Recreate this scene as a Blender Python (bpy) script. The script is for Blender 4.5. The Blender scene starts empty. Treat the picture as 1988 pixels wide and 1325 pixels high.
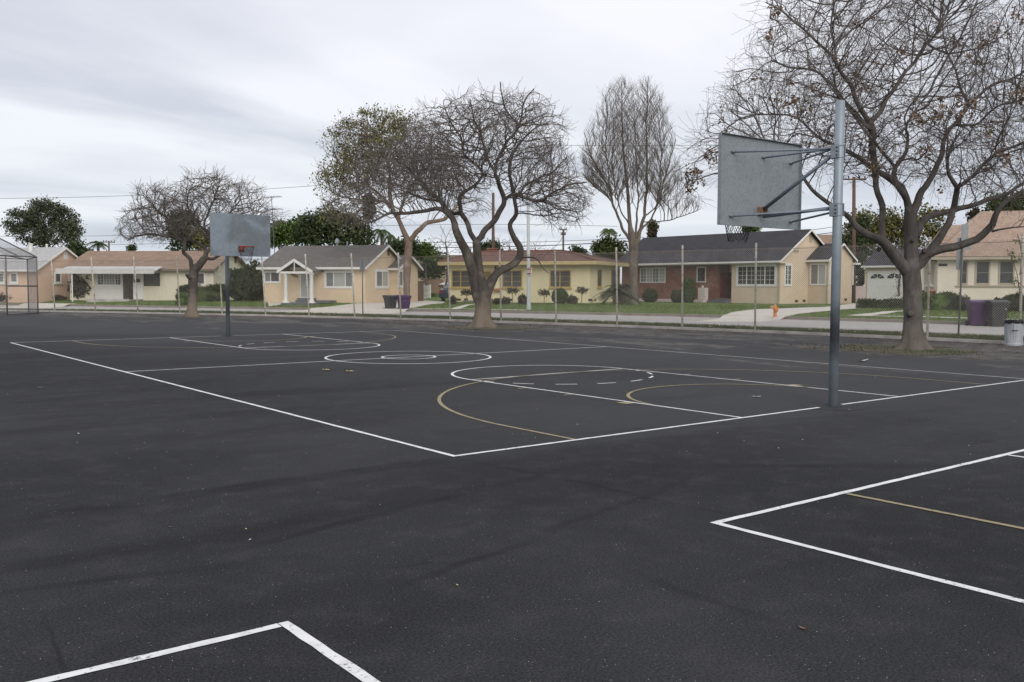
import bpy, math, random
import numpy as np
from mathutils import Vector, Matrix
R = math.radians
random.seed(7)
S = bpy.context.scene
COL = S.collection

# ------------------------------------------------------------------ camera
CAM = np.array([-5.01169, -7.27268, 1.62453]); YAW, PIT, ROL, F = 0.66522, 0.05951, 0.00336, 1817.98
PW, PH = 1988.0, 1325.0
fw = np.array([math.sin(YAW)*math.cos(PIT), math.cos(YAW)*math.cos(PIT), -math.sin(PIT)])
r0 = np.array([math.cos(YAW), -math.sin(YAW), 0.0]); u0 = np.cross(r0, fw)
rt = r0*math.cos(ROL)+u0*math.sin(ROL); up = -r0*math.sin(ROL)+u0*math.cos(ROL)
cd = bpy.data.cameras.new('camera'); cam = bpy.data.objects.new('camera', cd); COL.objects.link(cam)
cd.sensor_fit = 'HORIZONTAL'; cd.sensor_width = 36; cd.lens = F/PW*36; cd.clip_start = 0.05; cd.clip_end = 6000
mw = Matrix.Identity(4)
for i in range(3):
    mw[i][0] = rt[i]; mw[i][1] = up[i]; mw[i][2] = -fw[i]; mw[i][3] = CAM[i]
cam.matrix_world = mw
S.camera = cam

# ------------------------------------------------------------------ world, sun, exposure
W = bpy.data.worlds.new('World'); S.world = W; W.use_nodes = True
nt = W.node_tree; N = nt.nodes; LK = nt.links
bg = N['Background']; bg.inputs['Strength'].default_value = 0.1
SUN_H, SUN_E = R(203), R(30)          # heading from +Y towards +X, elevation
sky = N.new('ShaderNodeTexSky'); sky.sky_type = 'NISHITA'; sky.sun_disc = False
sky.sun_elevation = SUN_E; sky.sun_rotation = SUN_H; sky.dust_density = 3
tc = N.new('ShaderNodeTexCoord'); sx = N.new('ShaderNodeSeparateXYZ'); LK.new(tc.outputs['Generated'], sx.inputs[0])
def wm(op, a, b=None):
    n = N.new('ShaderNodeMath'); n.operation = op
    for i, v in enumerate((a, b)):
        if v is None: continue
        if hasattr(v, 'links'): LK.new(v, n.inputs[i])
        else: n.inputs[i].default_value = v
    return n.outputs[0]
zz = wm('ADD', wm('MAXIMUM', sx.outputs[2], 0.0), 0.10)
cb = N.new('ShaderNodeCombineXYZ'); LK.new(wm('DIVIDE', sx.outputs[0], zz), cb.inputs[0]); LK.new(wm('DIVIDE', sx.outputs[1], zz), cb.inputs[1])
mp = N.new('ShaderNodeMapping'); LK.new(cb.outputs[0], mp.inputs[0]); mp.inputs['Rotation'].default_value = (0, 0, R(28)); mp.inputs['Scale'].default_value = (0.5, 0.95, 1)
nz = N.new('ShaderNodeTexNoise'); LK.new(mp.outputs[0], nz.inputs['Vector']); nz.inputs['Scale'].default_value = 0.68; nz.inputs['Detail'].default_value = 7; nz.inputs['Roughness'].default_value = 0.48; nz.inputs['Distortion'].default_value = 0.5
cr = N.new('ShaderNodeValToRGB'); LK.new(nz.outputs[0], cr.inputs[0])
e = cr.color_ramp.elements; e[0].position = 0.40; e[0].color = (5.95, 6.15, 6.95, 1); e[1].position = 0.58; e[1].color = (8.4, 8.45, 9.0, 1)
# thinner, cooler air low over the horizon
hr = N.new('ShaderNodeValToRGB'); LK.new(sx.outputs[2], hr.inputs[0])
h = hr.color_ramp.elements; h[0].position = 0.0; h[0].color = (0.86, 0.905, 0.90, 1); h[1].position = 0.30; h[1].color = (1, 1, 1, 1)
mh = N.new('ShaderNodeMixRGB'); mh.blend_type = 'MULTIPLY'; mh.inputs[0].default_value = 1; LK.new(cr.outputs[0], mh.inputs[1]); LK.new(hr.outputs[0], mh.inputs[2])
mx = N.new('ShaderNodeMixRGB'); mx.inputs[0].default_value = 0.96; LK.new(sky.outputs[0], mx.inputs[1]); LK.new(mh.outputs[0], mx.inputs[2]); LK.new(mx.outputs[0], bg.inputs['Color'])
sl = bpy.data.lights.new('sun', 'SUN'); sl.energy = 1.4; sl.angle = R(40); sl.color = (1, 0.95, 0.88)
so = bpy.data.objects.new('sun', sl); COL.objects.link(so)
sd = Vector((math.sin(SUN_H)*math.cos(SUN_E), math.cos(SUN_H)*math.cos(SUN_E), math.sin(SUN_E)))
so.rotation_euler = sd.to_track_quat('Z', 'Y').to_euler()
S.view_settings.view_transform = 'Standard'; S.view_settings.look = 'None'; S.view_settings.exposure = 0.23; S.view_settings.gamma = 1.0
S.view_settings.use_curve_mapping = False

# ------------------------------------------------------------------ sight-line helpers (pixels of the 1988x1325 photograph)
def ray(px, py): return (px-PW/2)/F*rt - (py-PH/2)/F*up + fw
def G(px, py, z=0.0):
    d = ray(px, py); return CAM + d*((z-CAM[2])/d[2])
def AT(px, py, Z): return CAM + ray(px, py)*Z
def depth(P): return float((np.array(P)-CAM) @ fw)
def onpl(px, py, axis, val):
    d = ray(px, py); return CAM + d*((val-CAM[axis])/d[axis])

# ------------------------------------------------------------------ materials
MATS = {}
def mat(name, col, rough=0.8, col2=None, nscale=3.0, nfac=0.5, bump=0.0, bscale=60.0, metal=0.0, spec=0.4, stretch=(1, 1, 1), island=0.0, coat=0.0, detail=5):
    if name in MATS: return MATS[name]
    m = bpy.data.materials.new(name); m.use_nodes = True; t = m.node_tree; n = t.nodes; l = t.links
    b = n['Principled BSDF']; b.inputs['Roughness'].default_value = rough; b.inputs['Metallic'].default_value = metal
    b.inputs['Specular IOR Level'].default_value = spec
    if coat: b.inputs['Coat Weight'].default_value = coat; b.inputs['Coat Roughness'].default_value = 0.08
    c2 = col2 or tuple(c*0.72 for c in col)
    tcn = n.new('ShaderNodeTexCoord'); mpn = n.new('ShaderNodeMapping'); l.new(tcn.outputs['Object'], mpn.inputs[0]); mpn.inputs['Scale'].default_value = stretch
    a = n.new('ShaderNodeTexNoise'); l.new(mpn.outputs[0], a.inputs['Vector']); a.inputs['Scale'].default_value = nscale; a.inputs['Detail'].default_value = detail; a.inputs['Roughness'].default_value = 0.6
    rp = n.new('ShaderNodeMapRange'); l.new(a.outputs[0], rp.inputs[0]); rp.inputs[1].default_value = 0.5-nfac/2; rp.inputs[2].default_value = 0.5+nfac/2
    mxn = n.new('ShaderNodeMixRGB'); mxn.inputs[1].default_value = (*col, 1); mxn.inputs[2].default_value = (*c2, 1); l.new(rp.outputs[0], mxn.inputs[0])
    out = mxn.outputs[0]
    if island:
        g = n.new('ShaderNodeNewGeometry'); mr = n.new('ShaderNodeMapRange'); l.new(g.outputs['Random Per Island'], mr.inputs[0]); mr.inputs[3].default_value = 1-island; mr.inputs[4].default_value = 1+island
        hv = n.new('ShaderNodeHueSaturation'); l.new(out, hv.inputs['Color']); l.new(mr.outputs[0], hv.inputs['Value']); out = hv.outputs[0]
    l.new(out, b.inputs['Base Color'])
    if bump:
        bn = n.new('ShaderNodeTexNoise'); l.new(mpn.outputs[0], bn.inputs['Vector']); bn.inputs['Scale'].default_value = bscale; bn.inputs['Detail'].default_value = 4
        bp = n.new('ShaderNodeBump'); bp.inputs['Strength'].default_value = bump; bp.inputs['Distance'].default_value = 0.02; l.new(bn.outputs[0], bp.inputs['Height']); l.new(bp.outputs[0], b.inputs['Normal'])
    MATS[name] = m; m['_out'] = mxn.name
    return m
def nd(m): return m.node_tree.nodes, m.node_tree.links, m.node_tree.nodes['Principled BSDF']
def mnode(m, op, a, b=None, c=None, clamp=False):
    n, l, _ = nd(m); q = n.new('ShaderNodeMath'); q.operation = op; q.use_clamp = clamp
    for i, v in enumerate((a, b, c)):
        if v is None: continue
        if hasattr(v, 'links'): l.new(v, q.inputs[i])
        else: q.inputs[i].default_value = v
    return q.outputs[0]
def mixc(m, f, a, b, mode='MIX'):
    n, l, _ = nd(m); q = n.new('ShaderNodeMixRGB'); q.blend_type = mode
    for i, v in enumerate((f, a, b)):
        if hasattr(v, 'links'): l.new(v, q.inputs[i])
        elif i == 0: q.inputs[0].default_value = v
        else: q.inputs[i].default_value = (*v, 1)
    return q.outputs[0]
def noise(m, scale, vec=None, detail=4, rough=0.55, stretch=None, rot=0.0, coord='Object', dist=0.0):
    n, l, _ = nd(m); t = n.new('ShaderNodeTexCoord'); p = n.new('ShaderNodeMapping'); l.new(t.outputs[coord], p.inputs[0])
    if stretch: p.inputs['Scale'].default_value = stretch
    p.inputs['Rotation'].default_value = (0, 0, rot)
    q = n.new('ShaderNodeTexNoise'); l.new(p.outputs[0], q.inputs['Vector']); q.inputs['Scale'].default_value = scale; q.inputs['Detail'].default_value = detail; q.inputs['Roughness'].default_value = rough; q.inputs['Distortion'].default_value = dist
    return q.outputs[0]
def ss(m, v, lo, hi):
    n, l, _ = nd(m); q = n.new('ShaderNodeMapRange'); q.interpolation_type = 'SMOOTHSTEP'; l.new(v, q.inputs[0]); q.inputs[1].default_value = lo; q.inputs[2].default_value = hi
    return q.outputs[0]

def _sm(a, b, w, k): A_, B_ = G(*a), G(*b); return (A_[0], A_[1], B_[0], B_[1], w, k)
SEAMS = [_sm((-60, 1022), (860, 893), .17, .75), _sm((-60, 1112), (520, 1032), .16, .6), _sm((480, 1062), (1080, 915), .07, .7), _sm((380, 1040), (900, 962), .12, .4), _sm((-40, 1158), (560, 1082), .06, .6), _sm((900, 890), (1420, 1000), .05, .5), _sm((760, 1150), (1330, 935), .05, .5), _sm((1250, 1120), (1460, 1190), .05, .55), _sm((60, 1180), (170, 1325), .012, .6),
 _sm((1300, 905), (1990, 905), .12, .5), _sm((1700, 950), (2000, 945), .06, .5), _sm((0, 792), (450, 735), .35, .45), _sm((0, 840), (640, 790), .3, .45), _sm((400, 770), (1050, 735), .4, .4), _sm((1000, 850), (1900, 790), .1, .35)]
def asphalt():
    m = bpy.data.materials.new('asphalt'); m.use_nodes = True; n, l, b = nd(m); b.inputs['Roughness'].default_value = 0.9; b.inputs['Specular IOR Level'].default_value = 0.10
    big = noise(m, 0.16, detail=5, dist=0.6); band = noise(m, 0.5, detail=5, stretch=(0.16, 1.0, 1), rot=R(-3), dist=0.5); band2 = noise(m, 0.4, detail=4, stretch=(0.2, 1.6, 1), rot=R(14), dist=0.3)
    c = mixc(m, ss(m, big, 0.35, 0.65), (0.044, 0.0446, 0.0462), (0.0205, 0.0211, 0.0225))
    c = mixc(m, mnode(m, 'MULTIPLY', ss(m, band, 0.50, 0.62), 0.75), c, (0.017, 0.017, 0.019))
    c = mixc(m, mnode(m, 'MULTIPLY', ss(m, band2, 0.53, 0.64), 0.6), c, (0.018, 0.018, 0.020))
    mid = noise(m, 3.0, detail=6, rough=0.7); c = mixc(m, mnode(m, 'MULTIPLY', ss(m, mid, 0.45, 0.7), 0.45), c, (0.066, 0.065, 0.067))
    fine = noise(m, 70, detail=5, rough=0.85); c = mixc(m, ss(m, fine, 0.40, 0.60), mixc(m, 0.5, c, (0.004, 0.004, 0.005)), mixc(m, 0.16, c, (0.13, 0.13, 0.135)))
    t = n.new('ShaderNodeTexCoord'); sp_ = n.new('ShaderNodeSeparateXYZ'); l.new(t.outputs['Object'], sp_.inputs[0])
    wob_ = mnode(m, 'MULTIPLY', mnode(m, 'SUBTRACT', noise(m, 0.8, detail=4), 0.5), 0.28); brk = noise(m, 1.1, detail=6, rough=0.65, stretch=(0.5, 1, 1))
    for (x0, y0, x1, y1, wd, k_) in SEAMS:
        dx_, dy_ = x1-x0, y1-y0; L_ = math.hypot(dx_, dy_); nx_, ny_ = -dy_/L_, dx_/L_
        dd_ = mnode(m, 'ADD', mnode(m, 'ADD', mnode(m, 'MULTIPLY', sp_.outputs[0], nx_), mnode(m, 'MULTIPLY', sp_.outputs[1], ny_)), -(nx_*x0+ny_*y0))
        al_ = mnode(m, 'ADD', mnode(m, 'ADD', mnode(m, 'MULTIPLY', sp_.outputs[0], dx_/L_), mnode(m, 'MULTIPLY', sp_.outputs[1], dy_/L_)), -(dx_*x0+dy_*y0)/L_)
        ed_ = mnode(m, 'SUBTRACT', 1.0, ss(m, mnode(m, 'ABSOLUTE', mnode(m, 'ADD', dd_, wob_)), wd*0.35, wd*1.25))
        lim_ = mnode(m, 'MULTIPLY', ss(m, al_, -0.6, 0.8), mnode(m, 'SUBTRACT', 1.0, ss(m, al_, L_-0.8, L_+0.8)))
        kk_ = mnode(m, 'MULTIPLY', mnode(m, 'MULTIPLY', ed_, lim_), mnode(m, 'MULTIPLY', ss(m, brk, 0.30, 0.60), k_))
        c = mixc(m, kk_, c, (0.012, 0.012, 0.014))
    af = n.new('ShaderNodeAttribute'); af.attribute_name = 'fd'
    sheenk = mnode(m, 'SUBTRACT', 1.0, ss(m, mnode(m, 'ADD', af.outputs['Fac'], mnode(m, 'MULTIPLY', mnode(m, 'SUBTRACT', noise(m, 0.12, detail=4), 0.5), 16.0)), 9.0, 25.0))
    c = mixc(m, mnode(m, 'MULTIPLY', sheenk, 0.50), c, (0.090, 0.0915, 0.0935))  # grazing-angle sheen painted into the colour: paler asphalt towards the fence
    # pale stone chips in the surface
    for sc, th, pr in ((38, 0.10, 0.955), (14, 0.045, 0.96)):
        v = n.new('ShaderNodeTexVoronoi'); v.inputs['Scale'].default_value = sc; l.new(t.outputs['Object'], v.inputs['Vector'])
        sp = n.new('ShaderNodeSeparateColor'); l.new(v.outputs['Color'], sp.inputs[0])
        k = mnode(m, 'MULTIPLY', mnode(m, 'LESS_THAN', v.outputs['Distance'], th), mnode(m, 'GREATER_THAN', sp.outputs[0], pr))
        c = mixc(m, k, c, (0.33, 0.32, 0.30))
    # old, worn surface, grit and dirt near the fence
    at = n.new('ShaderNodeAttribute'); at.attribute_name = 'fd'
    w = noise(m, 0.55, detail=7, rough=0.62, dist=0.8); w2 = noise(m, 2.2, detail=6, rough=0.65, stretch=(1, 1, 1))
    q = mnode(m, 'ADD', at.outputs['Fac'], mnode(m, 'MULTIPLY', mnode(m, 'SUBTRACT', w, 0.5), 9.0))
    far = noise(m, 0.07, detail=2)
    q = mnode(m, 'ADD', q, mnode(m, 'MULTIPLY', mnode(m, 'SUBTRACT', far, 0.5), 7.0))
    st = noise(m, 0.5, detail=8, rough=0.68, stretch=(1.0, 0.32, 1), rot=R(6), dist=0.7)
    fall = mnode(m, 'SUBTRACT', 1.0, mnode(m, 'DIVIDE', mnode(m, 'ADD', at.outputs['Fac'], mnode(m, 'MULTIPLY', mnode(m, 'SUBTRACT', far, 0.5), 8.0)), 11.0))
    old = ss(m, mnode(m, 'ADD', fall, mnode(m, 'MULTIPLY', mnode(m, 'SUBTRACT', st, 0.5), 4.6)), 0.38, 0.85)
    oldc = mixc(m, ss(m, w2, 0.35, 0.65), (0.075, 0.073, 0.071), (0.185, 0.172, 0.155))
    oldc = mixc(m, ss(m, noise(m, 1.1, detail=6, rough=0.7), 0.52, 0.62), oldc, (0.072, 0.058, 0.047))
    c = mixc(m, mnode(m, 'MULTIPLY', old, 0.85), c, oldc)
    # hairline cracks
    v = n.new('ShaderNodeTexVoronoi'); v.feature = 'DISTANCE_TO_EDGE'; v.inputs['Scale'].default_value = 0.16
    wv = noise(m, 1.5, detail=3); vm = n.new('ShaderNodeVectorMath'); vm.operation = 'ADD'; cbx = n.new('ShaderNodeCombineXYZ'); l.new(wv, cbx.inputs[0]); l.new(mnode(m, 'MULTIPLY', wv, -1.4), cbx.inputs[1])
    l.new(t.outputs['Object'], vm.inputs[0]); l.new(cbx.outputs[0], vm.inputs[1]); l.new(vm.outputs[0], v.inputs['Vector'])
    ck = mnode(m, 'MULTIPLY', mnode(m, 'LESS_THAN', v.outputs['Distance'], 0.0022), ss(m, noise(m, 0.3), 0.52, 0.6))
    c = mixc(m, mnode(m, 'MULTIPLY', ck, 0.35), c, (0.012, 0.012, 0.013))
    l.new(c, b.inputs['Base Color'])
    bp = n.new('ShaderNodeBump'); bp.inputs['Strength'].default_value = 0.25; bp.inputs['Distance'].default_value = 0.005; l.new(fine, bp.inputs['Height']); l.new(bp.outputs[0], b.inputs['Normal'])
    return m
def paint(name, col, under, wear, lo=0.60):
    m = bpy.data.materials.new(name); m.use_nodes = True; n, l, b = nd(m); b.inputs['Roughness'].default_value = 0.7
    a = noise(m, 30, detail=6, rough=0.75); a2 = noise(m, 2.2, detail=4)
    k = mnode(m, 'ADD', a, mnode(m, 'MULTIPLY', mnode(m, 'SUBTRACT', a2, 0.5), 0.5))
    c = mixc(m, ss(m, noise(m, 9, detail=5), 0.3, 0.75), col, tuple(x*0.8 for x in col))
    c = mixc(m, mnode(m, 'MULTIPLY', ss(m, k, lo, lo+0.1), wear), c, under)
    l.new(c, b.inputs['Base Color']); return m
def tiles(name, c1, c2, c3, bw=0.5, bh=0.14, mort=0.008, bump=0.4, morc=None, swap=False, rough=0.85):
    m = bpy.data.materials.new(name); m.use_nodes = True; n, l, b = nd(m); b.inputs['Roughness'].default_value = rough; b.inputs['Specular IOR Level'].default_value = 0.25
    t = n.new('ShaderNodeTexCoord'); s = n.new('ShaderNodeSeparateXYZ'); l.new(t.outputs['Object'], s.inputs[0])
    c = n.new('ShaderNodeCombineXYZ'); l.new(mnode(m, 'ADD', s.outputs[0], mnode(m, 'MULTIPLY', s.outputs[1], 0.0 if not swap else 1.0)), c.inputs[0]); l.new(s.outputs[2], c.inputs[1])
    k = n.new('ShaderNodeTexBrick'); l.new(c.outputs[0], k.inputs['Vector']); k.inputs['Scale'].default_value = 1; k.inputs['Brick Width'].default_value = bw; k.inputs['Row Height'].default_value = bh; k.inputs['Mortar Size'].default_value = mort
    k.inputs['Color1'].default_value = (*c1, 1); k.inputs['Color2'].default_value = (*c2, 1); k.inputs['Mortar'].default_value = (*(morc or tuple(x*0.55 for x in c1)), 1); k.inputs['Bias'].default_value = -0.1
    col = mixc(m, ss(m, noise(m, 1.3, detail=6, rough=0.7), 0.42, 0.7), k.outputs['Color'], c3)
    col = mixc(m, mnode(m, 'MULTIPLY', ss(m, noise(m, 26, detail=2, stretch=(1, 1, 3)), 0.4, 0.65), 0.35), col, tuple(x*1.5 for x in c2))
    l.new(col, b.inputs['Base Color'])
    bp = n.new('ShaderNodeBump'); bp.inputs['Strength'].default_value = bump; bp.inputs['Distance'].default_value = 0.02; l.new(k.outputs['Fac'], bp.inputs['Height']); bp.invert = True; l.new(bp.outputs[0], b.inputs['Normal'])
    return m
def bark(name, c1, c2, c3, sc=4.0, lower=None):
    m = bpy.data.materials.new(name); m.use_nodes = True; n, l, b = nd(m); b.inputs['Roughness'].default_value = 0.9; b.inputs['Specular IOR Level'].default_value = 0.2
    a = noise(m, sc, detail=7, rough=0.7, stretch=(1, 1, 0.35)); k = noise(m, sc*5, detail=5, rough=0.7, stretch=(1, 1, 0.3)); q = noise(m, sc*0.5, detail=3)
    c = mixc(m, ss(m, a, 0.35, 0.65), c1, c2); c = mixc(m, mnode(m, 'MULTIPLY', ss(m, q, 0.5, 0.68), 0.8), c, c3); c = mixc(m, mnode(m, 'MULTIPLY', ss(m, k, 0.5, 0.7), 0.55), c, tuple(x*0.45 for x in c1))
    if lower:
        t = n.new('ShaderNodeTexCoord'); s = n.new('ShaderNodeSeparateXYZ'); l.new(t.outputs['Object'], s.inputs[0])
        zq = mnode(m, 'ADD', s.outputs[2], mnode(m, 'MULTIPLY', a, 1.2))
        c = mixc(m, ss(m, zq, lower[1]+0.3, lower[1]+1.2), mixc(m, 0.75, c, lower[0]), c)
    l.new(c, b.inputs['Base Color'])
    bp = n.new('ShaderNodeBump'); bp.inputs['Strength'].default_value = 1.0; bp.inputs['Distance'].default_value = 0.05; l.new(mnode(m, 'ADD', k, a), bp.inputs['Height']); l.new(bp.outputs[0], b.inputs['Normal'])
    return m
def leafmat(name, c1, c2, island=0.45, trans=0.2, nscale=0.8):
    m = mat(name, c1, 0.75, c2, nscale=nscale, nfac=0.3, island=island, spec=0.2)
    return m

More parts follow.
